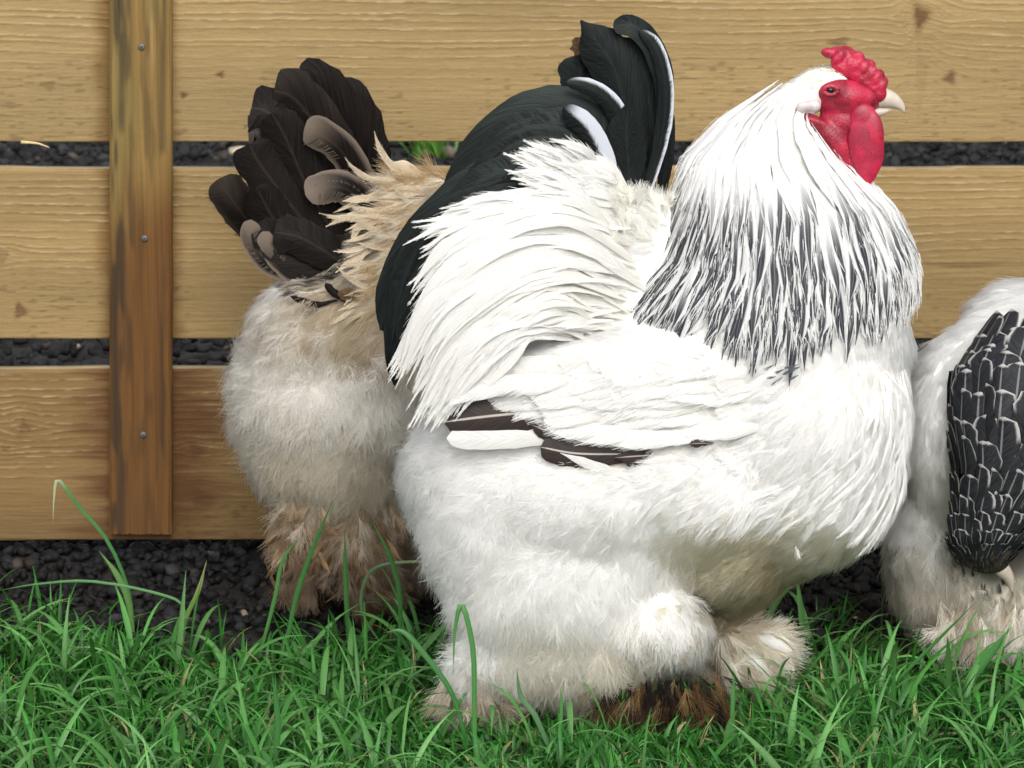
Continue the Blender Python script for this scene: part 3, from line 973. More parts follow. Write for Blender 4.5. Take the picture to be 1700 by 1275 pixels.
# ---------------------------------------------------------------- rooster
def build_rooster():
    r = np.random.RandomState(21)
    b = Bird(0.085, .0006)
    base = b.p(1000, 1150, 0); base[2] = 0
    root = empty('rooster', base, 'large white rooster with black-striped neck, red comb and black tail, standing in front', 'rooster')

    # neck surface S(t, theta): theta 0 = front, 90 = this side, 180 = back
    kt = np.array([0, .15, .30, .50, .70, .85, 1.0, 1.15])
    kc = np.array([  # cu, cv, front, back, side, drop
        (1335, 130, 32, 45, 44, 0), (1288, 195, 72, 92, 76, 8), (1278, 262, 135, 142, 118, 12), (1290, 342, 196, 178, 152, 22),
        (1295, 418, 220, 212, 182, 48), (1290, 462, 234, 258, 203, 74), (1285, 500, 242, 300, 214, 106), (1280, 530, 246, 335, 216, 130)], float)

    def Sf(t, th, off=0.0):
        a = [np.interp(t, kt, kc[:, i]) for i in range(6)]
        c, s = np.cos(th), np.sin(th)
        ru = np.where(c > 0, a[2], a[3])
        u = a[0] + (ru + off) * c
        w_ = -(a[4] + off) * s
        v = a[1] + a[5] * np.abs(s) ** 1.5 - off * .15
        return np.stack([u, v, w_], -1)

    # body: one continuous skin
    tt = np.linspace(0, 1.0, 16); th = np.linspace(0, 2 * np.pi, 28, endpoint=False)
    ring = Sf(tt[:, None] + 0 * th[None], th[None] + 0 * tt[:, None], -16)
    nv = ring.reshape(-1, 3)
    q = []
    for i in range(15):
        for j in range(28):
            q.append((i * 28 + j, i * 28 + (j + 1) % 28, (i + 1) * 28 + (j + 1) % 28, (i + 1) * 28 + j))
    nv = np.concatenate([nv, ring[0].mean(0, keepdims=True), ring[-1].mean(0, keepdims=True)])
    q += [(len(nv) - 2, (j + 1) % 28, j) for j in range(28)] + [(len(nv) - 1, 15 * 28 + j, 15 * 28 + (j + 1) % 28) for j in range(28)]
    E = b.ell
    pcs = [(b.pts(nv), q),
           E(1270, 655, 0, 242, 300, 198), E(1000, 690, 0, 290, 200, 190), E(835, 790, 0, 155, 140, 160),
           E(930, 490, 0, 200, 130, 140), E(1070, 410, 0, 80, 90, 90), E(900, 360, 0, 110, 90, 55), E(1370, 145, 0, 55, 40, 40),
           E(1050, 640, -140, 280, 92, 66, -4), E(1050, 640, 140, 280, 92, 66, -4),
           E(1330, 690, -60, 170, 190, 140), E(1330, 690, 60, 170, 190, 140),
           E(856, 872, -55, 145, 130, 135), E(1335, 565, 0, 182, 120, 165), E(960, 830, -50, 250, 130, 160), E(1130, 800, -30, 230, 160, 175), E(1040, 920, -60, 110, 100, 110), E(1200, 905, 0, 135, 95, 135), E(1075, 1035, -118, 92, 58, 62), E(1310, 760, -20, 190, 190, 165),
           E(922, 960, -90, 172, 160, 105), E(1050, 1040, -95, 85, 58, 70), E(930, 1080, -95, 160, 70, 80), E(800, 1100, -95, 42, 85, 45),
           E(1080, 960, 100, 190, 140, 95), E(1245, 1075, 105, 58, 50, 60), E(1000, 1060, 100, 150, 60, 70)]
    pcs += b.cap((905, 1120, -95), (1040, 1215, -95), 24, 18) + b.cap((1040, 1215, -95), (1130, 1228, -105), 14, 8) + b.cap((1040, 1215, -95), (1120, 1240, -125), 14, 8) + b.cap((1040, 1215, -95), (985, 1225, -95), 12, 7)
    pcs += b.cap((1120, 1060, 100), (1190, 1140, 100), 24, 18) + b.cap((1190, 1140, 100), (1290, 1150, 100), 13, 8) + b.cap((1190, 1140, 100), (1270, 1162, 70), 13, 8)
    body = b.remesh('body', pcs, .007, 22)
    guides = [
        (1360, 110, -1, .35, 20, .0, *CRM), (1250, 190, -.5, 1, 30, .02, *WHT), (1300, 330, 0, 1, 40, .05, *WHT), (1180, 400, -.5, 1, 40, .05, *WHT),
        (1450, 450, .2, 1, 40, .12, *WHT), (1500, 560, .0, 1, 42, .18, *WHT), (1490, 690, -.2, 1, 44, .25, *WHT), (1420, 800, -.5, .9, 46, .32, *WHT),
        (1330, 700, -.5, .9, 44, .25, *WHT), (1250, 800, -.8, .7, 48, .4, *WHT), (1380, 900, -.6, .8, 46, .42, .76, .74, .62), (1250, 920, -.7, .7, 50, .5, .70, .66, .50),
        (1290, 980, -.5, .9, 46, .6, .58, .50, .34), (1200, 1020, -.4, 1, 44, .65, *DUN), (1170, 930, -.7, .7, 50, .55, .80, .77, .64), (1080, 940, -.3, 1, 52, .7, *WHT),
        (1100, 830, -.9, .5, 50, .5, *WHT), (950, 830, -.9, .6, 54, .6, *WHT),
        (1250, 650, -.9, .5, 42, .08, *WHT), (1100, 640, -1, .18, 42, .03, *WHT), (950, 640, -1, .1, 42, .03, *WHT), (830, 650, -1, .12, 40, .05, *WHT),
        (1050, 700, -1, .12, 38, .04, .78, .76, .70),
        (760, 760, -.9, .6, 52, .7, *WHT), (690, 830, -.8, .8, 52, .8, *WHT), (780, 900, -.6, 1, 54, .8, *WHT), (930, 940, -.3, 1, 56, .75, *WHT),
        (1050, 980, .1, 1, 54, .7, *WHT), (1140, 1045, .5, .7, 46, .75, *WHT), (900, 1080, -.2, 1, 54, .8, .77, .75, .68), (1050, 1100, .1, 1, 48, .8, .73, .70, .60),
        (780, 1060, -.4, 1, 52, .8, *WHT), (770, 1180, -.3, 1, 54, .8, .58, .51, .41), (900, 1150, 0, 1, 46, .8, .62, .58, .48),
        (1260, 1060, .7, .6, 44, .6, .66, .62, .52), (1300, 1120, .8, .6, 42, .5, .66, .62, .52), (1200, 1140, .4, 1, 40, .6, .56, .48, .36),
        (1080, 1210, .7, .6, 30, .4, .2, .12, .06),
        (950, 450, -1, .2, 46, .08, *WHT), (1060, 400, -1, -.1, 44, .12, *WHT), (850, 500, -.9, .5, 46, .1, *WHT), (760, 620, -.7, .8, 46, .1, *WHT),
        (880, 340, -1, -.2, 40, .05, .03, .03, .03), (830, 380, -1, .2, 40, .05, .03, .03, .03), (1000, 330, -.9, -.5, 40, .15, *WHT)]
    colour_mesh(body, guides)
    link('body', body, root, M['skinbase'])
    face_poly = [(1348, 152), (1375, 130), (1412, 128), (1440, 120), (1500, 140), (1520, 200), (1480, 300), (1440, 320), (1400, 270), (1350, 215), (1304, 202), (1308, 160)]
    rej = lambda u, v, p: inside(face_poly, u, v)
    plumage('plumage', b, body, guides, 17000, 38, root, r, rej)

    # soft contour feathers lying in the breast and flank fluff
    pp, pn = sample(body, 5000, r)
    pu, pv = pix(pp)
    sel = np.where((pp[:, 1] < .06) & (pv > 620) & (pv < 850 - np.clip(1200 - pu, 0, 200) * .2) & (pu > 1000 - (pv - 780) * .2) & (pv > np.interp(pu, [1000, 1250, 1300, 1500], [800, 740, 640, 600])) & (pn[:, 1] < .1))[0][:190]
    pp, pn, pu, pv = pp[sel], pn[sel], pu[sel], pv[sel]
    gg = guide_eval(guides, pu, pv)
    D = np.stack([gg[:, 0], np.zeros(len(sel)), -gg[:, 1]], -1) + r.normal(0, .18, (len(sel), 3))
    D = norm(D - pn * (D * pn).sum(1, keepdims=True))
    k = 11; s = np.linspace(0, 1, k)[None, :, None]
    L = r.uniform(55, 85, len(sel))[:, None, None] * .0006
    C = pp[:, None] + D[:, None] * L * (s - .3) + pn[:, None] * (.001 + .0045 * np.sin(s * 2.6))
    W = (r.uniform(17, 25, len(sel)) * .0006)[:, None] * profile(k, 'ovate')[None]
    feather_parts('breast_feather', C, np.broadcast_to(pn[:, None], C.shape), W, np.zeros(len(sel)), M['white'], root, 290, cup=.3, jag=.12, roll=r.normal(0, .1, len(sel)), r=r)
    wc = lambda tv, xv, ix: np.full(tv.shape + (3,), 1.0) * np.array([.86, .86, .84])
    pts, col = fringe(C, np.broadcast_to(pn[:, None], C.shape), W, 60, wc, (.9, 1.5), r, .9, .06, .25)
    strands('breast_barbs', pts, .0002, .00006, col, root, M['barb'])

    # hackle
    n = 640
    t0 = np.concatenate([r.uniform(.0, .2, 110), np.sqrt(r.uniform(.15 ** 2, .68 ** 2, n - 110))])
    ln = r.uniform(.30, .48, n)
    ln = np.minimum(ln, np.where(r.rand(n) < .25, 1.14, r.uniform(.94, 1.06, n)) - t0)
    t1 = t0 + ln
    th0 = r.uniform(0, 2 * np.pi, n)
    near = r.rand(n) < .35
    th0[near] = r.uniform(.05, np.pi - .05, near.sum())
    k = 12
    s = np.linspace(0, 1, k)[None]
    t = t0[:, None] + ln[:, None] * s
    th_ = th0[:, None] + (r.normal(0, .08, n)[:, None] * s) + np.sin(s * 5 + r.uniform(0, 6, n)[:, None]) * .012
    off = -8 + 14 * s + r.uniform(-3, 5, n)[:, None]
    off = off - np.maximum(t - .75, 0) * 45
    uvw = Sf(np.minimum(t, 1.15), th_, off)
    # keep off the face
    cu, cv = uvw[:, 0, 0], uvw[:, 0, 1]
    ok = ~inside(face_poly, uvw[:, 4, 0], uvw[:, 4, 1]) & ~inside(face_poly, uvw[:, 8, 0], uvw[:, 8, 1]) & (~inside(face_poly, cu, cv) | (np.abs(uvw[:, 0, 2]) < 45))
    # feather tip boundary follows the photograph's ragged hem (short at the back, long on the side)
    uvw, t0, th0, ln, t1 = uvw[ok], t0[ok], th0[ok], ln[ok], t1[ok]
    n = len(uvw)
    C = b.pts(uvw)
    ctr = b.pts(Sf(t[ok], th_[ok], -60))
    n0 = norm(C - ctr)
    hw = np.clip(4 + 13 * (t0 + ln * .7), 6, 13) * r.uniform(.8, 1.2, n) * .0006
    W = hw[:, None] * profile(k, 'lance')[None]
    dark = np.clip(sstep(.36, .80, t1) * r.uniform(.6, 1.25, n) * (.5 + .55 * sstep(.95, .55, np.cos(th0))), 0, 1)
    order = np.argsort(~((np.sin(th0) > -.1)) * 10 + r.rand(n) - t0)
    feather_parts('hackle_feather', C, n0, W, dark, M['hackle'], root, 295, 'hackle_feathers', order, cup=.3, jag=.25, roll=r.normal(0, .2, n), r=r)

    def hc(tv, xv, i):
        c = np.empty(tv.shape + (3,)); c[:] = (.87, .87, .85)
        return c * r.uniform(.92, 1.03, tv.shape)[..., None]
    pts, col = fringe(C, n0, W, 9, hc, (1.0, 1.3), r, 1.4, .02, .88)
    strands('hackle_barbs', pts, .0002, .00006, col, root, M['barb'])

    # saddle: long white feathers sweeping from the back over the tail base and wing tip
    keys = np.array([
        [(1040, 350, -25), (990, 305, -52), (945, 268, -72), (862, 233, -82)],
        [(1040, 368, -50), (965, 328, -88), (890, 325, -105), (790, 330, -108)],
        [(1045, 400, -70), (945, 348, -115), (830, 345, -128), (690, 372, -128)],
        [(1060, 430, -85), (915, 375, -146), (765, 420, -160), (655, 560, -150)],
        [(1050, 480, -115), (895, 430, -176), (745, 500, -185), (652, 655, -170)],
        [(1030, 520, -130), (890, 490, -188), (775, 570, -197), (690, 712, -188)],
        [(1000, 555, -140), (895, 535, -196), (825, 580, -206), (745, 690, -200)]], float)
    kk = catmull(keys.reshape(7, 12), 61).reshape(61, 4, 3)
    ncl = 44
    cs_ = np.concatenate([r.uniform(0, 7, 7), r.uniform(18, 60, ncl - 7)])
    per = r.randint(8, 14, ncl)
    cl = np.repeat(np.arange(ncl), per); n = len(cl)
    under = 120                      # shorter feathers that fill the back between the plumes
    si = np.concatenate([np.clip(cs_[cl] + r.normal(0, 1.0, n), 0, 60), r.uniform(2, 60, under)])
    cl_end = np.concatenate([r.uniform(.8, 1.0, ncl)[cl] + r.normal(0, .05, n), r.uniform(.4, .62, under)])
    cl_off = np.concatenate([(r.normal(0, 1, (ncl, 1, 3)) * np.array([6, 8, 5]))[cl], r.normal(0, 1, (under, 1, 3)) * np.array([10, 10, 4]) + np.array([0, 0, 10])])
    n = len(si)
    i0 = np.minimum(si.astype(int), 59); fr = (si - i0)[:, None, None]
    cv_ = kk[i0] * (1 - fr) + kk[i0 + 1] * fr
    spread = np.array([14, 14, 9, 3.5])[None, :, None]
    cv_ = cv_ + cl_off + r.normal(0, 1, (n, 4, 3)) * spread * np.array([1, 1, .35])
    full = catmull(cv_, 40)
    a1 = np.clip(cl_end, .35, 1.0); a0 = np.maximum(0, a1 - r.uniform(.5, .9, n))
    k = 14
    idx = (a0[:, None] + (a1 - a0)[:, None] * np.linspace(0, 1, k)[None]) * 39
    ii = np.minimum(idx.astype(int), 38); ff = (idx - ii)[..., None]
    ar = np.arange(n)[:, None]
    uvw = full[ar, ii] * (1 - ff) + full[ar, ii + 1] * ff
    lay = r.uniform(-3, 3, n)
    uvw[..., 2] += (4 - 14 * np.linspace(0, 1, k)[None] - lay[:, None] + 12 * a0[:, None])
    C = b.pts(uvw)
    n0 = norm(np.array([0, -1.0, .45]) + r.normal(0, .12, (n, 1, 3)))
    W = (r.uniform(7, 12, n) * .0006)[:, None] * profile(k, 'lance')[None]
    rn = np.where(si < 26, r.uniform(.3, .95, n), r.uniform(0, .62, n))
    feather_parts('saddle_feather', C, n0, W, rn, M['white'], root, 290, 'saddle_feathers', cup=.08, jag=.1, roll=r.normal(0, .1, n), r=r)
    pts, col = fringe(C, np.broadcast_to(n0, C.shape), W, 30, hc, (.9, 1.5), r, 1.2, .02, .5)
    strands('saddle_barbs', pts, .0002, .00006, col, root, M['barb'])
    # cream fluff round the base of the tail
    n = 150
    x = r.uniform(1020, 1112, n); y = 335 + r.uniform(0, 75, n)
    lock('tail_base_fluff', b, root, r, np.stack([x, y, r.uniform(-70, 0, n) - (y - 335) * .5], -1), np.stack([r.normal(-.35, .3, n), r.uniform(-1, -.2, n)], -1), r.uniform(28, 50, n), .5, np.tile((.90, .89, .83), (n, 1)) * r.uniform(.8, 1.02, (n, 1)))
    # far side of the saddle
    m_ = uvw[::2].copy(); m_[..., 2] *= -1
    Cm = b.pts(m_)
    feather_parts('saddle_feathers', Cm, norm(np.array([0, 1.0, .45])) + np.zeros((len(Cm), 1, 3)), W[::2], rn[::2], M['white'], root, 0, 'saddle_feathers', cup=.3, r=r)

    # tail: (control points, half width, profile, rnd (>.8 = pale outer vane), name)
    tail = [
        # arching coverts and sickles, back layer first
        ([(1075, 345, 25), (1045, 235, 25), (960, 178, 20), (868, 188, 15), (790, 255, 10), (752, 335, 5)], 36, 'sickle', .2),
        ([(1070, 345, 5), (1020, 235, 0), (930, 190, -5), (840, 215, -10), (775, 285, -12), (745, 350, -14)], 36, 'sickle', .3),
        ([(1050, 350, -15), (1000, 260, -22), (905, 225, -28), (822, 262, -32), (766, 325, -34), (742, 375, -34)], 36, 'sickle', .1),
        ([(1040, 350, 0), (950, 270, 0), (835, 290, 0), (735, 365, 0), (680, 460, 0), (668, 540, 0)], 34, 'sickle', .35),
        ([(1030, 360, -25), (930, 280, -40), (810, 300, -46), (710, 380, -50), (655, 480, -52), (648, 560, -52)], 38, 'sickle', .15),
        ([(1000, 370, -40), (890, 310, -60), (780, 340, -66), (700, 420, -70), (665, 520, -72), (655, 640, -72)], 32, 'sickle', .4),
        ([(960, 390, -60), (860, 345, -80), (760, 390, -86), (695, 470, -90), (668, 550, -92), (660, 625, -92)], 26, 'sickle', .3),
        ([(1060, 340, -10), (1040, 260, -14), (985, 215, -18), (925, 205, -22), (880, 225, -26)], 34, 'sickle', .25),
        ([(1050, 345, 40), (1015, 262, 42), (930, 208, 42), (835, 245, 42), (765, 325, 42)], 36, 'sickle', .2),
        ([(1030, 350, -45), (960, 290, -55), (880, 275, -62), (800, 300, -66), (745, 350, -68)], 30, 'sickle', .1),
        # upright main tail
        ([(1052, 330, 10), (1050, 230, 12), (1022, 120, 12), (992, 70, 12), (964, 34, 12)], 40, 'lance', .3),
        ([(1075, 330, 18), (1085, 220, 20), (1065, 130, 20), (1032, 84, 20), (1012, 62, 20)], 32, 'lance', .1),
        ([(1070, 335, 0), (1100, 230, 0), (1103, 130, 0), (1080, 70, 0), (1050, 42, 0), (1018, 44, 0)], 20, 'round', .3),
        ([(1068, 335, -12), (1096, 240, -12), (1106, 150, -12), (1090, 80, -10), (1062, 50, -8)], 16, 'sickle', .9),
        ([(1046, 335, -24), (1044, 280, -26), (1040, 220, -28), (1044, 165, -28)], 32, 'lance', .45),
        ([(1010, 320, 30), (985, 220, 32), (968, 140, 34), (958, 92, 34)], 36, 'round', .3),
        ([(1095, 340, 30), (1108, 250, 30), (1112, 180, 30)], 14, 'sickle', .3),
        ([(1012, 330, -34), (1000, 270, -38), (975, 215, -42), (935, 178, -44)], 27, 'sickle', .97),
        ([(1055, 320, -20), (1044, 240, -20), (1020, 180, -22), (985, 148, -24), (940, 136, -24)], 20, 'sickle', .9)]
    main = [np.array(t_[0], float) for t_ in tail[:7]]
    for q_ in range(20):            # smaller coverts that break up the arch
        a_, f_ = main[r.randint(0, 7)], r.uniform(.25, .45)
        cc_ = catmull(a_, 40)
        e_ = r.randint(24, 40)
        seg_ = cc_[int(f_ * e_):e_][np.linspace(0, e_ - int(f_ * e_) - 1, 5).astype(int)] + r.normal(0, 1, (1, 3)) * np.array([9, 9, 4]) + np.array([0, 0, -12])
        seg_[-1] += r.normal(0, 9, 3) * np.array([1, 1, .4]) + np.array([-6, 8, 0])
        tail.append((list(map(tuple, seg_)), r.uniform(13, 22), 'lance' if r.rand() < .5 else 'sickle', r.uniform(.1, .6) if q_ > 0 else .9))
    for i, (ct, hw, pr, rn_) in enumerate(tail):
        k = 26
        C = catmull(b.pts(np.array(ct, float)), k)[None]
        W = (hw * (1.12 if pr == 'sickle' and i < 10 else 1.0) * .0006 * profile(k, pr))[None]
        n0 = np.array([.05, -1, .25])
        feather_parts('tail_feather', C, n0, W, [rn_ + .001 * i if rn_ < .8 else rn_], M['black'], root, 9, cup=.18, jag=.04, roll=np.array([r.normal(0, .15)]), r=r)
        if True:
            nbb = 60
            dk = lambda tv, xv, ix: np.full(tv.shape + (3,), 1.0) * np.array([.010, .012, .012])
            pts, col = fringe(C, n0, W, nbb, dk, (.9, 1.0), r, .25, .01, .3, .86)
            allp = pts if i == 0 else np.concatenate([allp, pts])
            allc = col if i == 0 else np.concatenate([allc, col])
    strands('tail_barbs', allp, .0002, .00008, allc, root, M['barb'])
    # rusty ragged feather end at the top of the tail
    C = catmull(b.pts([(970, 120, 40), (964, 90, 40), (955, 62, 40)]), 10)[None]
    o = feather_parts('tail_feather', C, np.array([0, -1, .2]), (13 * .0006 * profile(10, 'round'))[None], [.3], M['muddy'], root, 9, jag=.4, r=r)

    # white wing coverts laid over the flight feathers
    n = 150; k = 12
    x = r.uniform(800, 1300, n); y = 590 + r.uniform(0, 1, n) ** .8 * 140 - (x - 1000) * .02
    y = np.minimum(y, np.interp(x, [800, 900, 960, 1040, 1150, 1250, 1300], [640, 662, 695, 712, 718, 700, 680]))
    L = r.uniform(70, 120, n)
    s_ = np.linspace(0, 1, k)[None]
    uu = x[:, None] + 30 - L[:, None] * s_; vv_ = y[:, None] + (r.normal(2, 7, n) * 1.0)[:, None] * s_ + 4 * s_ ** 2
    du_, dv_ = (uu - 1050) / 300, (vv_ - 640) / 110
    ww = -144 - 66 * np.sqrt(np.clip(1 - du_ ** 2 - dv_ ** 2, .02, 1)) - 9 * s_ + 4
    C = b.pts(np.stack([uu, vv_, ww], -1))
    W = (r.uniform(15, 24, n) * .0006)[:, None] * profile(k, 'ovate')[None]
    feather_parts('wing_covert', C, np.array([0, -1, .3]), W, np.zeros(n), M['white'], root, 290, cup=.25, jag=.05, roll=r.normal(0, .08, n), r=r)
    pts, col = fringe(C, np.broadcast_to(np.array([0, -1, .3]), C.shape), W, 40, hc, (.9, 1.25), r, .9, .02, .4)
    strands('covert_barbs', pts, .0002, .00006, col, root, M['barb'])

    # wing: dark flight feathers showing under the white coverts
    def wing(ct, hw, mat, pr='round', rn_=.3, jag=.05, roll=0.0, k=20):
        C = catmull(b.pts(np.array(ct, float)), k)[None]
        feather_parts('wing_feather', C, np.array([0, -1, .15]), (hw * .0006 * profile(k, pr))[None], [rn_], mat, root, 9, cup=.15, jag=jag, roll=np.array([roll]), r=r)
    wing([(985, 690, -190), (900, 684, -196), (820, 690, -198), (738, 700, -198)], 31, M['darkbrown'], rn_=.2)
    wing([(960, 728, -190), (880, 727, -200), (810, 728, -202), (742, 728, -202)], 18, M['white'], rn_=.1)
    wing([(990, 745, -186), (945, 728, -196), (905, 714, -200), (880, 704, -202)], 16, M['darkbrown'], 'lance')
    wing([(1085, 752, -188), (1010, 754, -200), (950, 752, -204), (898, 742, -204)], 24, M['darkbrown'], rn_=.2)
    wing([(1100, 756, -188), (1060, 757, -202), (1020, 760, -206)], 16, M['darkbrown'], 'lance', jag=.3)
    wing([(1050, 790, -190), (990, 775, -206), (930, 752, -208)], 8, M['white'], 'lance')
    # short white coverts whose tips lie over the upper and front edges of the flight feathers
    tips = [(735, 662), (760, 655), (785, 648), (810, 644), (835, 643), (858, 646), (876, 656), (888, 668), (896, 682), (902, 698), (908, 710), (925, 718), (950, 722), (975, 726), (1000, 729), (1025, 732), (1050, 732), (1075, 730), (1100, 727), (1135, 722), (1165, 716)]
    k = 12; s_ = np.linspace(0, 1, k)
    for q_, (tx, ty) in enumerate(tips):
        L_ = 95; up = 18 if tx < 880 else 6
        ct = np.stack([tx + L_ * (1 - s_), ty - up * (1 - s_), -204 - 10 * np.sin(s_ * 2.4) - 3 * (q_ % 2)], -1)
        C = b.pts(ct)[None]
        W = (r.uniform(12, 17) * .0006 * profile(k, 'ovate'))[None]
        feather_parts('wing_covert', C, np.array([0, -1, .3]), W, [0.0], M['white'], root, 9, cup=.25, jag=.08, r=r)
        pts, col = fringe(C, np.array([0, -1, .3]), W, 40, hc, (.9, 1.3), r, .9, .02, .4)
        allp = np.concatenate([allp, pts]) if q_ else pts
        allc = np.concatenate([allc, col]) if q_ else col
    strands('covert_barbs', allp, .0002, .00006, allc, root, M['barb'])
    # fluff of the flank rising over the lower edge of the wing
    n = 130
    x = r.uniform(890, 1240, n)
    y = np.interp(x, [890, 920, 990, 1060, 1230], [778, 792, 804, 792, 765]) + r.uniform(0, 30, n)
    wv = np.interp(x, [735, 900, 1230], [-190, -197, -200]) + r.uniform(-4, 4, n)
    lock('flank_fluff', b, root, r, np.stack([x, y, wv], -1), np.stack([r.uniform(-1, -.6, n), r.uniform(-.6, .5, n)], -1), r.uniform(28, 44, n), .5, np.tile(WHT, (n, 1)), colvar=.04)
    wing([(1185, 736, -218), (1160, 736, -222), (1142, 738, -222)], 6, M['darkbrown'], 'lance', jag=.3)
    n = 10
    lock('shoulder_marks', b, root, r, np.stack([r.uniform(1285, 1330, n), r.uniform(604, 630, n), np.full(n, -226)], -1), np.stack([-np.ones(n), r.uniform(.1, .6, n)], -1), r.uniform(16, 26, n), .03, np.tile((.13, .14, .17), (n, 1)), 20)
    lock('loose_down', b, root, r, np.array([(1320., 905, -192)]), np.array([(.3, 1.)]), np.array([24.]), .3, np.tile(WHT, (1, 1)), 16)

    n = 260
    x = r.uniform(1005, 1200, n); ytop = r.uniform(1120, 1190, n)
    pal = np.array([(.012, .008, .006), (.03, .018, .01), (.10, .055, .022), (.22, .14, .06), (.36, .27, .16)])
    lock('foot_feathers', b, root, r, np.stack([x, ytop, r.uniform(-150, -95, n)], -1), np.stack([(x - 1100) * .004 + r.normal(0, .25, n), np.ones(n)], -1), r.uniform(45, 85, n), .28, pal[r.choice(5, n, p=[.3, .25, .22, .15, .08])], 26)
    for i in range(46):
        x = r.uniform(1015, 1190); y0 = r.uniform(1190, 1240); w0 = r.uniform(-150, -100)
        lx = (x - 1100) * .15 + r.normal(0, 22)
        ct = [(x - lx * .6, y0 - r.uniform(45, 100), w0 + 10), (x, y0 - 35, w0 - 6), (x + lx, y0, w0 - 14)]
        C = catmull(b.pts(ct), 9)[None]
        feather_parts('foot_feather', C, np.array([r.normal(0, .5), -1, .2]), (r.uniform(2.5, 5.5) * .0006 * profile(9, 'lance'))[None], [r.rand()], M['muddy'], root, 9, jag=.4, r=r)
    n = 190
    x = r.uniform(735, 830, n); y0 = r.uniform(1120, 1215, n)
    pal = np.array([(.55, .49, .40), (.42, .35, .26), (.66, .61, .53), (.08, .06, .05)])
    lock('hock_feathers', b, root, r, np.stack([x, y0, r.uniform(-125, -85, n)], -1), np.stack([(x - 800) * .007 + r.normal(0, .2, n), np.ones(n)], -1), r.uniform(40, 70, n), .45, pal[r.choice(4, n, p=[.4, .3, .22, .08])])
    n = 260
    a_ = r.uniform(-.7, 1.2, n)
    x = r.uniform(1190, 1275, n); y0 = r.uniform(1040, 1130, n)
    pal = np.array([(.80, .78, .70), (.72, .68, .58), (.60, .53, .42)])
    lock('far_foot_feathers', b, root, r, np.stack([x, y0, r.uniform(40, 70, n)], -1), np.stack([np.cos(a_), np.sin(a_)], -1), r.uniform(45, 75, n), .4, pal[r.choice(3, n)])
    for i in range(6):
        a_ = r.uniform(-.2, 1.0); x = r.uniform(1200, 1270); y0 = r.uniform(1050, 1120); L = r.uniform(50, 80)
        s_ = np.linspace(0, 1, 10)
        ct = np.stack([x + L * s_ * math.cos(a_), y0 + L * s_ * math.sin(a_) + 16 * s_ ** 2, 44 - 22 * np.sin(s_ * 2.2)], -1)
        C = b.pts(ct)[None]
        feather_parts('foot_feather', C, np.array([r.normal(0, .2), -1, .5]), (r.uniform(9, 14) * .0006 * profile(10, 'ovate'))[None], [.1], M['white'], root, 9, cup=.5, jag=.15, r=r)

    # head: face skin, comb, wattles, ear lobe, eye, beak
    fc = b.remesh('face', [E(1402, 163, 0, 52, 34, 42), E(1385, 152, 0, 42, 26, 45), E(1432, 165, 0, 32, 26, 30), E(1400, 205, 0, 42, 40, 34),
                           E(1352, 202, -26, 36, 11, 14, 24), E(1385, 232, -24, 46, 18, 16, 48), E(1412, 266, -18, 34, 17, 16, 55),
                           E(1352, 202, 26, 36, 11, 14, 24), E(1385, 232, 24, 46, 18, 16, 48), E(1412, 266, 18, 34, 17, 16, 55)], .0022, 3)
    link('face', fc, root, M['face'])
    for sg in (-1, 1):
        wt = b.remesh('wattle', [E(1438, 240, sg * 33, 31, 58, 9, -4), E(1440, 276, sg * 33, 20, 34, 8, 10), E(1434, 198, sg * 28, 24, 28, 12, -10), E(1450, 225, sg * 33, 18, 40, 9, 0)], .0016, 4)
        link('wattle', wt, root, M['wattle'])
        el = b.remesh('earlobe', [E(1340, 176, sg * 52, 19, 9, 12, -8), E(1351, 176, sg * 51, 12, 10.5, 12), E(1329, 181, sg * 50, 9, 6.5, 10)], .0014, 3)
        link('earlobe', el, root, M['lobe'])
        V, qd = E(1379, 150, sg * 42, 7.5, 6, 8)
        e = link('eye', mesh('eye', V, np.array(qd)), root, M['eye'])
        V, qd = E(1379, 150, sg * 41, 10, 7, 7)
        link('iris', mesh('iris', V, np.array(qd)), e, M['iris'])
        th = np.linspace(0, 2 * np.pi, 25)
        ring = b.p(1379 + 12 * np.cos(th), 150 + 7 * np.sin(th), np.full(25, sg * 44.0))
        loft('eyelid', ring, np.full(25, .0026), 8, parent=e, mat=M['face'], side=(0, 1, 0))
    cpc = []
    rc = np.random.RandomState(8)
    for row, hgt in ((-15, 0), (0, 10), (15, 0)):
        for t in np.linspace(0, 1, 9):
            u = 1388 + 76 * t; v = 103 + 8 * t + 38 * t * t - hgt * (1 - .3 * t)
            cpc.append(E(u + rc.normal(0, 2), v - 6 + rc.normal(0, 2.5), row, 8 + rc.rand() * 2, 13 + rc.rand() * 3, 8, 25))
            if t > .05: cpc.append(E(u - 4, v + 8, row * .8, 12, 14, 10, 35))
    cpc += [E(1376, 88, -4, 14, 9, 9, 12), E(1392, 90, 0, 18, 12, 12, 18), E(1405, 92, -8, 12, 13, 9), E(1425, 97, -6, 10, 13, 9, 20), E(1444, 110, -6, 10, 12, 8, 30), E(1458, 125, -6, 10, 12, 8, 40)]
    link('comb', b.remesh('comb', cpc, .0015, 5), root, M['comb'])
    up = catmull([(1440, 160, 0), (1460, 161, 0), (1480, 166, 0), (1495, 176, 0), (1502, 187, 0)], 14)
    bk = loft('beak', b.pts(up), np.array([20, 19.5, 19, 18, 17, 16, 14.5, 13, 11, 9, 7, 5, 3, 1]) * .0006, 18, .8, parent=root, mat=M['beak'])
    lo = catmull([(1436, 184, 0), (1455, 186, 0), (1470, 184, 0), (1480, 182, 0)], 10)
    loft('lower_beak', b.pts(lo), np.array([11, 11, 10, 9, 8, 7, 5.5, 4, 2.5, 1]) * .0006, 14, 1.0, parent=bk, mat=M['beak'])
    V, qd = E(1462, 158, -15.5, 4.5, 2, 2, 15)
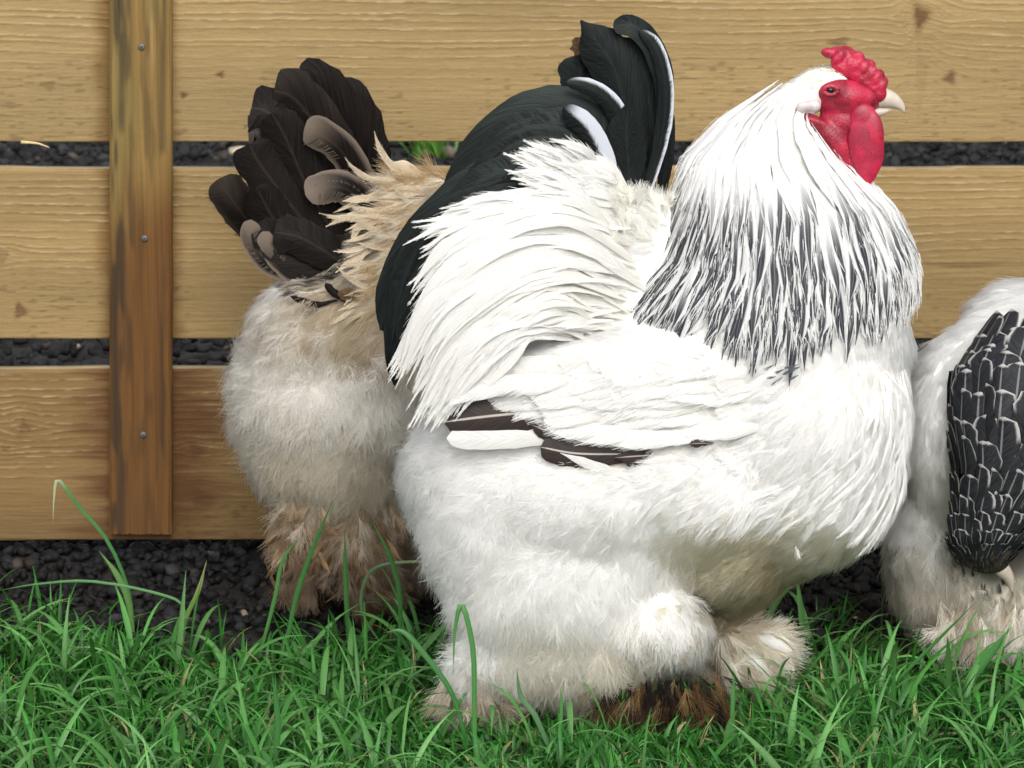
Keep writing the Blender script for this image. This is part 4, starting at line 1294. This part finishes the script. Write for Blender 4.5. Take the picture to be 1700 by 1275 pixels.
    link('nostril', mesh('nostril', V, np.array(qd)), bk, M['slot'])
    return root
build_rooster()

# ---------------------------------------------------------------- buff hen behind the rooster
def build_hen_left():
    r = np.random.RandomState(31)
    b = Bird(0.40, .00066)
    base = b.p(620, 1000, 0); base[2] = 0
    root = empty('hen', base, 'cream and buff hen with dark brown-black tail, seen from behind between rooster and fence', 'hen', 'hens near the rooster')
    E = b.ell
    pcs = [E(580, 680, 0, 185, 105, 150), E(570, 740, 0, 150, 120, 140), E(500, 620, 0, 100, 70, 110), E(530, 560, 0, 110, 110, 125), E(640, 600, 0, 150, 130, 145), E(640, 520, 0, 110, 140, 120),
           E(780, 560, 0, 180, 180, 140), E(930, 620, 0, 170, 190, 140), E(590, 820, 0, 110, 60, 110), E(720, 380, 0, 80, 80, 70), E(550, 440, 0, 80, 80, 30),
           E(505, 880, -50, 45, 70, 50), E(600, 900, -50, 50, 75, 55), E(690, 880, 40, 70, 90, 60)]
    pcs += b.cap((600, 950, -50), (610, 1045, -50), 22, 16) + b.cap((610, 1045, -50), (670, 1055, -60), 12, 7) + b.cap((510, 930, 40), (520, 1020, 40), 20, 16)
    pcs += b.cap((960, 520, 0), (1010, 330, 0), 110, 60) + [E(1030, 300, 0, 55, 45, 40)]
    body = b.remesh('body', pcs, .009, 16)
    W_, C_, B_, N_ = (.86, .84, .80), (.74, .68, .57), (.55, .40, .22), (.26, .16, .085)
    guides = [(400, 600, -.9, .3, 52, .8, *W_), (500, 600, -.4, .8, 54, .85, *W_), (450, 700, -.7, .7, 50, .85, .78, .74, .67), (560, 640, -.2, 1, 54, .85, *W_), (640, 640, 0, 1, 54, .85, *W_),
              (560, 750, -.2, 1, 54, .8, .76, .71, .61), (500, 790, -.4, 1, 50, .8, *C_), (640, 760, 0, 1, 54, .8, .72, .66, .56), (580, 840, 0, 1, 44, .7, .5, .42, .31),
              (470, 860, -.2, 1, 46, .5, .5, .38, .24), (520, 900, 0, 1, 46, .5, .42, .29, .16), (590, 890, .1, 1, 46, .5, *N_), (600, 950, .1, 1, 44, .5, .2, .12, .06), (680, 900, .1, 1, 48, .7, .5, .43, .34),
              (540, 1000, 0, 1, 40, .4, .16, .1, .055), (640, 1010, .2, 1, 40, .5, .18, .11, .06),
              (450, 500, -.8, .4, 44, .5, *W_), (470, 540, -.6, .8, 44, .6, *C_), (560, 530, -.5, .7, 46, .4, .56, .48, .36), (620, 560, -.4, .8, 46, .4, .5, .42, .30),
              (650, 450, -.8, .5, 46, .3, *C_), (690, 350, -.9, .1, 44, .2, .62, .47, .28), (680, 300, -.9, -.2, 40, .2, .64, .46, .24),
              (520, 420, -.8, -.2, 40, .1, .03, .025, .02), (580, 400, -.8, -.2, 40, .1, .03, .025, .02), (850, 600, -.9, .4, 46, .4, *C_)]
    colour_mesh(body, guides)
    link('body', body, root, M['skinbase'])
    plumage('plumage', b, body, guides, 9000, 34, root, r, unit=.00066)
    tail = [([(600, 440, 30), (612, 330, 30), (606, 245, 28), (582, 178, 26), (555, 158, 24)], 40, .3),
            ([(615, 440, 20), (610, 320, 20), (580, 220, 18), (530, 150, 16), (495, 140, 14)], 44, .2),
            ([(610, 450, 10), (585, 340, 10), (545, 240, 8), (490, 165, 6), (455, 150, 6)], 44, .55),
            ([(600, 455, 0), (560, 350, 0), (510, 255, -2), (450, 190, -4), (418, 178, -4)], 44, .35),
            ([(600, 460, -10), (545, 380, -10), (490, 290, -12), (440, 225, -14), (413, 220, -14)], 38, .6),
            ([(600, 470, -20), (555, 390, -22), (510, 310, -24), (475, 230, -26), (452, 188, -26)], 36, .45),
            ([(590, 475, -25), (530, 400, -28), (475, 330, -30), (430, 270, -32), (415, 240, -32)], 36, .35),
            ([(575, 480, -30), (515, 420, -32), (460, 370, -34), (425, 310, -36)], 34, .3),
            ([(500, 460, 20), (440, 400, 20), (395, 345, 20), (362, 298, 20)], 36, .62),
            ([(630, 420, 24), (630, 330, 24), (618, 255, 22), (597, 200, 20)], 27, .2),
            ([(645, 430, -35), (620, 350, -40), (575, 262, -44), (535, 225, -46), (505, 216, -46)], 28, .82),
            ([(640, 440, -45), (625, 370, -50), (585, 320, -54), (545, 310, -56), (508, 325, -56)], 27, 1.0),
            ([(600, 480, -40), (530, 440, -44), (470, 410, -46), (428, 372, -48)], 30, .5),
            ([(590, 490, -48), (510, 460, -50), (450, 440, -52), (418, 400, -52), (416, 365, -52)], 17, .95),
            ([(620, 470, -46), (560, 430, -52), (500, 395, -54), (455, 385, -54)], 32, .45),
            ([(560, 495, -50), (510, 470, -52), (460, 430, -52), (435, 385, -52)], 17, .9)]
    for i, (ct, hw, rn_) in enumerate(tail):
        k = 22
        C = catmull(b.pts(np.array(ct, float)), k)[None]
        W = (hw * .00066 * profile(k, 'round'))[None]
        feather_parts('tail_feather', C, np.array([-.1, -1, .25]), W, [rn_], M['brownblack'], root, 9, cup=.18, jag=.08, roll=np.array([r.normal(0, .2)]), r=r)
        dk = lambda tv, xv, ix: np.full(tv.shape + (3,), 1.0) * (np.array([.007, .0055, .0045]) if rn_ < .8 else np.array([.11, .088, .07]))
        pts, col = fringe(C, np.array([-.1, -1, .25]), W, 60, dk, (.92, 1.0), r, .25, .01, .3, .86)
        allp = pts if i == 0 else np.concatenate([allp, pts])
        allc = col if i == 0 else np.concatenate([allc, col])
    strands('tail_barbs', allp, .00022, .00008, allc, root, M['barb'])
    # buff saddle feathers
    n = 260
    y = r.uniform(290, 560, n); x = np.interp(y, [285, 430, 560], [668, 655, 600]) + r.uniform(0, 90, n)
    wv = -95 * np.sqrt(np.clip(1 - ((y - 470) / 230) ** 2, .1, 1)) - 12
    a_ = np.interp(y, [290, 400, 560], [-.15, .45, .9]) + r.normal(0, .35, n)
    pal = np.array([(.64, .50, .31), (.74, .64, .48), (.80, .74, .62), (.50, .37, .21)])
    lock('cushion_fluff', b, root, r, np.stack([x, y, wv], -1), np.stack([-np.cos(a_), np.sin(a_)], -1), r.uniform(40, 75, n), .35, pal[r.choice(4, n)], 34)
    n = 90; k = 12
    x = r.uniform(600, 740, n); y = r.uniform(290, 560, n)
    wv = -95 * np.sqrt(np.clip(1 - ((y - 470) / 230) ** 2, .1, 1)) - 15
    L = r.uniform(55, 100, n)
    a_ = np.interp(y, [290, 400, 560], [-.15, .45, .9]) + r.normal(0, .3, n)
    cu_ = r.normal(0, .35, n)
    s = np.linspace(0, 1, k)[None]
    an = a_[:, None] + cu_[:, None] * s
    uvw = np.stack([x[:, None] + 20 - L[:, None] * s * np.cos(an), y[:, None] + L[:, None] * s * np.sin(an), wv[:, None] - 14 * s], -1)
    C = b.pts(uvw)
    W = (r.uniform(3, 6, n) * .00066)[:, None] * profile(k, 'lance')[None]
    feather_parts('saddle_feather', C, np.array([-.2, -1, .3]), W, r.rand(n), M['buff'], root, 290, cup=.2, jag=.1, roll=r.normal(0, .3, n), r=r)
    bc = lambda tv, xv, ix: np.full(tv.shape + (3,), 1.0) * np.array([.66, .57, .43]) * r.uniform(.8, 1.1, tv.shape)[..., None]
    pts, col = fringe(C, np.array([-.2, -1, .3]), W, 24, bc, (.9, 1.7), r, .8, .2)
    strands('saddle_barbs', pts, .0002, .00006, col, root, M['barb'])
    # a few curled cushion feathers and dark quills at the tail base
    for ct, hw, mt in (([(640, 285, -70), (662, 275, -80), (685, 288, -84), (690, 315, -80)], 12, 'buff'), ([(700, 300, -80), (680, 310, -86), (668, 335, -86)], 12, 'buff'),
                       ([(640, 500, -118), (600, 490, -122), (560, 488, -122)], 10, 'muddy'),
                       ([(560, 498, -110), (525, 505, -114), (482, 492, -112)], 5, 'brownblack'), ([(590, 505, -110), (560, 490, -114), (540, 470, -112)], 6, 'brownblack')):
        C = catmull(b.pts(np.array(ct, float)), 12)[None]
        feather_parts('cushion_feather', C, np.array([0, -1, .3]), (hw * .00066 * profile(12, 'round'))[None], [.4], M[mt], root, 9, jag=.2, cup=.4, r=r)
    n = 260
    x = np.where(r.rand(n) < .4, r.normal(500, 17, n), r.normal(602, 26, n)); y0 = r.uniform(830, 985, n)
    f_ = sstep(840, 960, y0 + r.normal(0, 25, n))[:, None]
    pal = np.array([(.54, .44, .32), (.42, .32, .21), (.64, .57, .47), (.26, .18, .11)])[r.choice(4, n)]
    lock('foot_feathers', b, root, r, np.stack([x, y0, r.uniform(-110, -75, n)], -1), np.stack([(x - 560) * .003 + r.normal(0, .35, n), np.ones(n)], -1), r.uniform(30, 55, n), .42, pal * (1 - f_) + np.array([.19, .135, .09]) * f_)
    for i in range(30):
        x = r.uniform(455, 650); y0 = r.uniform(900, 1010); w0 = r.uniform(-112, -80)
        lx = (x - 560) * .1 + r.normal(0, 20)
        ct = [(x - lx, y0 - r.uniform(45, 85), w0 + 6), (x, y0 - 30, w0 - 6), (x + lx, y0, w0 - 10)]
        C = catmull(b.pts(ct), 9)[None]
        feather_parts('foot_feather', C, np.array([r.normal(0, .5), -1, .2]), (r.uniform(3, 6) * .00066 * profile(9, 'lance'))[None], [r.rand()], M['muddy'], root, 9, jag=.4, r=r)
build_hen_left()

# ---------------------------------------------------------------- white hen with its head down at the right
def build_hen_right():
    r = np.random.RandomState(41)
    b = Bird(0.27, .00063)
    base = b.p(1660, 1090, 0); base[2] = 0
    root = empty('hen', base, 'white hen with black laced neck bowing its head down at the right edge', 'hen', 'hens near the rooster')
    E = b.ell
    pcs = [E(1690, 700, 0, 130, 160, 150), E(1640, 690, -20, 85, 150, 120), E(1603, 735, -30, 103, 175, 90), E(1612, 640, -10, 92, 95, 90), E(1720, 545, 60, 115, 75, 100), E(1655, 590, 10, 85, 70, 95), E(1800, 640, 40, 200, 180, 150), E(1960, 620, 40, 130, 130, 120),
           E(1565, 900, 0, 85, 150, 90), E(1640, 960, 0, 100, 110, 100), E(1740, 940, 0, 100, 130, 110), E(1690, 1030, -20, 40, 60, 40), E(1590, 1010, 0, 50, 60, 60)]
    pcs += b.cap((1704, 655, -118), (1680, 760, -160), 74, 72) + b.cap((1680, 760, -165), (1648, 900, -175), 78, 42)
    pcs += b.cap((1660, 1020, -40), (1655, 1090, -40), 18, 14) + b.cap((1655, 1090, -40), (1610, 1110, -60), 11, 7) + b.cap((1760, 1020, 40), (1760, 1080, 40), 18, 14)
    body = b.remesh('body', pcs, .008, 7)
    DK, OL = (.03, .03, .032), (.11, .105, .07)
    guides = [(1570, 600, -.5, 1, 40, .25, *WHT), (1560, 720, -.1, 1, 44, .3, *WHT), (1580, 820, .1, 1, 44, .4, .70, .69, .62), (1620, 500, -.9, .2, 44, .35, *WHT), (1690, 480, -.9, .1, 46, .45, *WHT), (1640, 545, -.7, .7, 40, .2, *WHT),
              (1520, 850, -.4, 1, 48, .6, *WHT), (1520, 950, -.2, 1, 50, .7, .74, .70, .63), (1600, 1000, .1, 1, 50, .6, .70, .66, .58), (1560, 1060, 0, 1, 46, .6, .52, .44, .33), (1680, 1020, .1, 1, 50, .5, .72, .68, .58),
              (1690, 545, -.6, .8, 36, .15, *WHT), (1640, 570, -.6, .8, 36, .1, *WHT), (1770, 550, -.6, .8, 40, .2, *WHT), (1590, 680, -.2, 1, 36, .1, *WHT), (1560, 650, -.2, 1, 36, .1, *WHT), (1690, 660, 0, 1, 26, .02, *DK), (1640, 700, 0, 1, 26, .02, *DK), (1680, 780, 0, 1, 26, .02, *DK), (1640, 860, 0, 1, 24, .02, *DK), (1690, 880, 0, 1, 24, .02, *DK), (1615, 915, .2, 1, 18, .02, *OL), (1650, 930, .2, 1, 18, .02, .07, .066, .05)]
    colour_mesh(body, guides)
    link('body', body, root, M['skinbase'])
    npoly = [(1705, 560), (1640, 575), (1590, 660), (1578, 720), (1610, 800), (1600, 850), (1590, 930), (1640, 955), (1800, 950), (1800, 560)]
    plumage('plumage', b, body, guides, 6500, 34, root, r, lambda u, v, p: inside(npoly, u, v) & (p[:, 1] < b.YB - .04), unit=.00063)
    # laced scale feathers wrapping the bowed neck
    A0 = np.array([(1722, 505, -70), (1712, 560, -98), (1700, 620, -120), (1690, 700, -150), (1678, 780, -172), (1652, 850, -180), (1638, 900, -180), (1628, 935, -172)], float)
    R0 = np.array([50, 84, 112, 112, 92, 70, 58, 40], float)
    rows = []
    nrow = 12
    for i in range(nrow):
        f = i / (nrow - 1)
        t = 1.0 + f * 5.65
        R = np.interp(t, range(8), R0)
        hw = np.interp(f, [0, .35, .65, 1], [25, 23, 15, 9])
        cnt = int(2 * np.pi * R / (hw * 1.35))
        for j in range(cnt):
            th = (j + .5 * (i % 2)) / cnt * 2 * np.pi
            rows.append((t + r.normal(0, .08), th + r.normal(0, .06), hw * r.uniform(.75, 1.2)))
    rows = np.array(rows)
    k = 9
    s = np.linspace(0, 1, k)[None]
    Lt = np.interp(rows[:, 0], [0, 4, 6.6], [1.5, 1.15, .75])
    # feathers hang tip-up-the-body: with the head down the neck feathers point towards the shoulders' side (upwards in view)
    t = np.clip(rows[:, 0:1] + Lt[:, None] * (0.5 - s), 0, 7)
    cc = np.stack([np.interp(t, range(8), A0[:, i]) for i in range(3)], -1)
    R = np.interp(t, range(8), R0) + 1 + 9 * s
    th = rows[:, 1:2]
    uvw = cc + np.stack([R * np.cos(th), -R * .1 * np.sin(th), -R * .8 * np.sin(th)], -1)
    C = b.pts(uvw); ctr = b.pts(cc)
    W = (rows[:, 2] * 1.22 * .00063)[:, None] * profile(k, 'ovate')[None]
    order = np.argsort(-np.sin(rows[:, 1]))
    feather_parts('neck_feather', C, norm(C - ctr), W, r.rand(len(C)), M['laced'], root, 290, 'neck_feathers', order, cup=.3, jag=.12, roll=r.normal(0, .25, len(C)), r=r)
    # loose dark shoulder feathers
    for ct, hw in (([(1650, 620, -150), (1620, 622, -150), (1590, 606, -146)], 9), ([(1650, 640, -150), (1620, 640, -152), (1592, 630, -148)], 10), ([(1630, 800, -150), (1600, 800, -150), (1578, 792, -146)], 9)):
        C = catmull(b.pts(np.array(ct, float)), 10)[None]
        feather_parts('shoulder_feather', C, np.array([0, -1, .2]), (hw * .00063 * profile(10, 'lance'))[None], [.5], M['laced'], root, 9, r=r)
    # head tucked in: crown skin and small comb, beak towards the ground
    hd = b.remesh('head', [E(1634, 920, -160, 46, 32, 40, 15), E(1618, 905, -170, 30, 34, 34)], .004, 4)
    link('head', hd, root, mat_plain('olive_grey_head_feathers', (.035, .034, .022), .9, var=.6, scale=500, spec=.1))
    n = 320
    a_ = r.uniform(0, 6.283, n); q_ = np.sqrt(r.rand(n))
    lock('head_feathers', b, root, r, np.stack([1630 + 50 * q_ * np.cos(a_), 912 + 40 * q_ * np.sin(a_), -176 - 36 * np.sqrt(1 - q_ ** 2)], -1), np.stack([.5 * np.cos(a_), -np.ones(n)], -1), r.uniform(12, 22, n), .25, np.array([(.03, .03, .022), (.07, .068, .045), (.015, .015, .014)])[r.choice(3, n)], 20)
    bk = catmull([(1660, 940, -150), (1675, 960, -140), (1680, 985, -130)], 8)
    loft('beak', b.pts(bk), np.array([14, 13, 12, 10, 8, 6, 4, 1]) * .00063, 12, parent=root, mat=M['beak'])
    # white drooping leg feathers
    n = 150
    x = r.uniform(1560, 1760, n); y0 = r.uniform(990, 1050, n)
    pal = np.array([(.80, .78, .72), (.70, .66, .58), (.52, .45, .36)])
    lock('leg_feathers', b, root, r, np.stack([x, y0, r.uniform(-100, -70, n)], -1), np.stack([r.normal(0, .2, n), np.ones(n)], -1), r.uniform(45, 75, n), .4, pal[r.choice(3, n)])
build_hen_right()

# ---------------------------------------------------------------- grass
def blades(base, height, width, lean_dir, lean, bend, col, k=7):
    """ribbons: base (N,3)"""
    n = len(base)
    s = np.linspace(0, 1, k)[None, :, None]
    d = np.stack([np.cos(lean_dir), np.sin(lean_dir), np.zeros(n)], -1)[:, None]
    ang = lean[:, None, None] + bend[:, None, None] * s ** 1.4
    st = np.diff(s, axis=1, prepend=0)
    step = (d * np.sin(ang) + np.array([0, 0, 1.0]) * np.cos(ang)) * st * height[:, None, None]
    C = base[:, None] + np.cumsum(step, 1)
    side = np.cross(d, np.array([0, 0, 1.0])) + rng.normal(0, .5, (n, 1, 3)) * np.array([1, 1, .2])
    T = norm(np.gradient(C, axis=1))
    side = norm(side - T * (T * side).sum(-1, keepdims=True))
    nn = np.cross(T, side)
    t = s[..., 0]
    wd = width[:, None] * np.minimum(1, .55 + 1.5 * t) * np.clip((1 - t) * 2.2, .04, 1)
    V = np.stack([C - side * wd[..., None] + nn * wd[..., None] * .35, C, C + side * wd[..., None] + nn * wd[..., None] * .35], 2)
    f = grid_faces(k, 3)
    Q = f[None] + (np.arange(n) * k * 3)[:, None, None]
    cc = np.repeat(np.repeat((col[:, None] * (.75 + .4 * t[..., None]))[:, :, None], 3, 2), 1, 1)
    cc = np.broadcast_to(cc, (n, k, 3, 3)).copy()
    cc[:, :, 1] *= 1.15
    return V.reshape(-1, 3), Q.reshape(-1, 4), cc.reshape(-1, 3)


def build_grass():
    r = np.random.RandomState(51)
    # scatter in ground coordinates
    n = 60000
    X = r.uniform(-.75, .75, n); Y = r.uniform(-.45, .5, n)
    u, v = pix(np.stack([X, Y, np.zeros(n)], -1))
    edge = np.interp(u, [0, 150, 330, 480, 560, 660, 760, 1300, 1400, 1480, 1560, 1700], [1035, 1040, 1085, 1100, 1070, 1050, 1060, 1050, 1030, 1090, 1120, 1110])
    edge = edge + (noise(X * 30, Y * 30, 3) - .5) * 50
    dens = sstep(-25, 55, v - edge)
    # thin the part under the birds
    front = (u > 690) & (u < 1240) & (v > 1150)
    keep = r.rand(n) < dens * np.where(Y < -.2, .3, .42) * np.where(front, 1.8, 1)
    X, Y = X[keep], Y[keep]
    n = len(X)
    clump = noise(X * 22, Y * 22, 6)
    H = r.uniform(.025, .055, n) * (.7 + .7 * clump) * np.where(front[keep], .65, 1)
    tall = r.rand(n) < .05
    H[tall] *= r.uniform(1.3, 1.9, tall.sum())
    Wd = r.uniform(.0009, .0026, n)
    ld = r.uniform(0, 2 * np.pi, n) * .5 + noise(X * 14, Y * 14, 9) * 9
    lean = np.abs(r.normal(.5, .35, n)); bend = np.abs(r.normal(1.2, .7, n))
    tone = r.lognormal(0, .28, n)[:, None]
    hue = r.rand(n, 1)
    col = (np.array([.017, .105, .012]) * (1 - hue) + np.array([.050, .20, .030]) * hue) * tone
    dry = r.rand(n) < .05
    col[dry] = np.array([.28, .25, .11])
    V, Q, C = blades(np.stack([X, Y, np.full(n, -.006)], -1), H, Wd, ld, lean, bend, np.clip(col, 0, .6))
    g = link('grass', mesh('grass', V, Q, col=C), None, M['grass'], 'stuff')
    tag(g, 'short green lawn grass in front of the fence and round the birds', 'grass')

    # longer blades lying over the rest
    m = 2600
    X2 = r.uniform(-.7, .7, m); Y2 = r.uniform(-.4, .4, m)
    u2, v2 = pix(np.stack([X2, Y2, np.zeros(m)], -1))
    e2 = np.interp(u2, [0, 330, 480, 660, 1300, 1480, 1700], [1050, 1095, 1110, 1060, 1050, 1100, 1115])
    ok = (v2 > e2) & ~((u2 > 690) & (u2 < 1240) & (v2 > 1120) & (r.rand(m) < .75))
    X2, Y2 = X2[ok], Y2[ok]; m = len(X2)
    c2 = (np.array([.035, .16, .022]) + r.rand(m, 1) * np.array([.09, .14, .065])) * r.lognormal(0, .2, m)[:, None]
    V2, Q2, C2 = blades(np.stack([X2, Y2, np.full(m, -.004)], -1), r.uniform(.06, .125, m), r.uniform(.0015, .004, m), r.uniform(0, 6.28, m), np.abs(r.normal(.55, .3, m)), np.abs(r.normal(1.5, .55, m)), np.clip(c2, 0, .6), 9)
    V, Q, C = np.concatenate([V, V2]), np.concatenate([Q, Q2 + len(V)]), np.concatenate([C, C2])
    g.data = mesh('grass', V, Q, col=C); g.data.materials.append(M['grass'])

    # single long blades and stems one can pick out
    def blade(name, pxs, hw, col, label, cat='grass blade', depth=None, tipcol=None):
        p0 = G(pxs[0][0], pxs[0][1], 0.0) if depth is None else P(pxs[0][0], pxs[0][1], depth)
        Y0 = p0[1]
        pts = np.array([P(a, c, Y0 + (q[0] if q else 0)) for a, c, *q in pxs])
        pts[0][2] = min(pts[0][2], 0)
        k = 18
        C = catmull(pts, k)
        T = norm(np.gradient(C, axis=0))
        side = norm(np.cross(T, np.array([.35, -1, .2])))
        nn = np.cross(T, side)
        t = np.linspace(0, 1, k)
        wd = hw * .00043 * np.minimum(1, .6 + 1.4 * t) * np.clip((1 - t) * 3.0, .06, 1)
        V = np.stack([C - side * wd[:, None] + nn * wd[:, None] * .4, C, C + side * wd[:, None] + nn * wd[:, None] * .4], 1)
        cc = np.broadcast_to(np.array(col), (k, 3, 3)).copy()
        if tipcol is not None:
            cc = cc + (np.array(tipcol) - cc) * sstep(.55, .75, t)[:, None, None]
        cc[:, 1] *= 1.2
        o = link(name, mesh(name, V.reshape(-1, 3), grid_faces(k, 3), col=cc.reshape(-1, 3)), None, M['grass'])
        o.data.transform(__import__('mathutils').Matrix.Translation((-p0[0], -p0[1], 0)))
        o.location = (p0[0], p0[1], 0)
        tag(o, label, cat, 'tall grass blades standing above the lawn')
    g1, g2, g3 = (.04, .15, .035), (.06, .19, .05), (.075, .16, .07)
    B = 'grass_blade'
    blade(B, [(222, 1060), (215, 985), (180, 900), (130, 840), (97, 797), (90, 825), (88, 865)], 5.0, g1, 'tall grass stem bent over at its tip in front of the lowest plank', tipcol=(.35, .38, .22))
    blade(B, [(222, 1062), (214, 1000), (195, 955), (165, 915)], 8.0, (.09, .2, .05), 'broad short leaf on the left stem below the batten')
    blade(B, [(300, 1080), (306, 1010), (260, 985), (150, 965), (60, 970), (0, 980)], 3.5, g2, 'thin grass blade arching left over the dark gravel')
    blade(B, [(302, 1080), (308, 1030), (330, 980), (343, 930)], 6.0, (.12, .22, .05), 'upright yellow-green blade just right of the batten foot', tipcol=(.3, .3, .12))
    blade(B, [(470, 1110), (490, 1000), (520, 910), (553, 830)], 6.0, g1, 'dark upright blade in front of the buff hen feet')
    blade(B, [(425, 1110), (455, 1000), (470, 930), (500, 890)], 5.0, g2, 'slim blade left of the buff hen feet')
    blade(B, [(660, 1120), (665, 1000), (650, 930), (615, 860)], 6.0, g1, 'blade leaning left between buff hen and rooster')
    blade(B, [(580, 1090), (575, 980), (572, 880)], 6.0, g1, 'straight blade before the buff hen toes')
    blade(B, [(640, 1080), (600, 1010), (620, 945), (700, 932), (735, 934)], 4.0, g3, 'arched pale blade touching the rooster thigh', tipcol=(.2, .24, .1))
    blade(B, [(790, 1262), (788, 1180), (786, 1080), (768, 1005), (756, 1045), (752, 1120)], 6.5, g2, 'tall folded blade in front of the rooster rear leg')
    blade(B, [(775, 1230), (750, 1150), (700, 1080), (668, 1048), (640, 1050)], 6.5, g1, 'long blade leaning left beside the rooster rear leg')
    blade(B, [(915, 1250), (890, 1190), (865, 1155), (858, 1110)], 6.5, g3, 'bluish blade below the rooster thigh')
    blade(B, [(925, 1262), (932, 1190), (931, 1140)], 4.5, g2, 'thin upright blade under the rooster belly fluff')
    blade(B, [(1215, 1240), (1217, 1170), (1219, 1120)], 5.5, g2, 'upright blade by the rooster muddy foot')
    blade(B, [(960, 1215), (1010, 1195), (1060, 1170), (1090, 1140)], 4.5, g1, 'blade crossing the rooster muddy foot feathers')
    blade(B, [(1463, 1060), (1466, 960), (1463, 880), (1472, 845), (1487, 855), (1491, 930)], 4.0, (.06, .1, .05), 'looped grass stem between rooster breast and white hen', tipcol=(.1, .14, .08))
    blade(B, [(1590, 1170), (1620, 1120), (1650, 1080), (1680, 1040)], 11.0, g2, 'broad blade leaning right below the white hen')
    blade(B, [(1440, 1180), (1500, 1120), (1560, 1060), (1620, 1000)], 4.5, g1, 'long thin blade slanting up to the white hen')
    blade(B, [(455, 1285), (462, 1200), (452, 1120)], 7.0, g1, 'upright dark blade in the lawn left of the rooster')

    # weed behind the fence, seen through the upper gap
    p = G(712, 262)
    n = 60
    V, Q, C = blades(np.stack([r.normal(p[0], .018, n), r.normal(p[1], .018, n), np.zeros(n)], -1), r.uniform(.05, .09, n), r.uniform(.002, .004, n), r.uniform(0, 6.3, n), np.abs(r.normal(.2, .2, n)), np.abs(r.normal(.5, .4, n)), np.tile([.09, .24, .03], (n, 1)))
    o = link('weed_tuft', mesh('weed_tuft', V, Q, col=C), None, M['grass'])
    o.data.transform(__import__('mathutils').Matrix.Translation((-p[0], -p[1], 0))); o.location = (p[0], p[1], 0)
    tag(o, 'bright green weed tuft in the gravel behind the fence gap', 'weed')
build_grass()

# pale stones one can pick out through the gaps
for (u, v, sz, lab) in ((400, 262, .022, 'pale stone in the upper fence gap left of the dark hen tail'), (1551, 243, .012, 'small tan stone in the upper fence gap right of the rooster head')):
    p = G(u, v + 6)
    vv, ff = ico()
    r_ = np.random.RandomState(int(u))
    V = vv * r_.uniform(.75, 1.1, (12, 1)) * np.array([1.3, .8, .6]) * sz + np.array([0, 0, sz * .5 + .008])
    o = link('pale_stone', mesh('pale_stone', V, ff, col=np.tile([.42, .36, .26], (12, 1)), smooth=False), None, M['gravel'])
    o.location = (p[0], p[1], 0)
    tag(o, lab, 'stone')
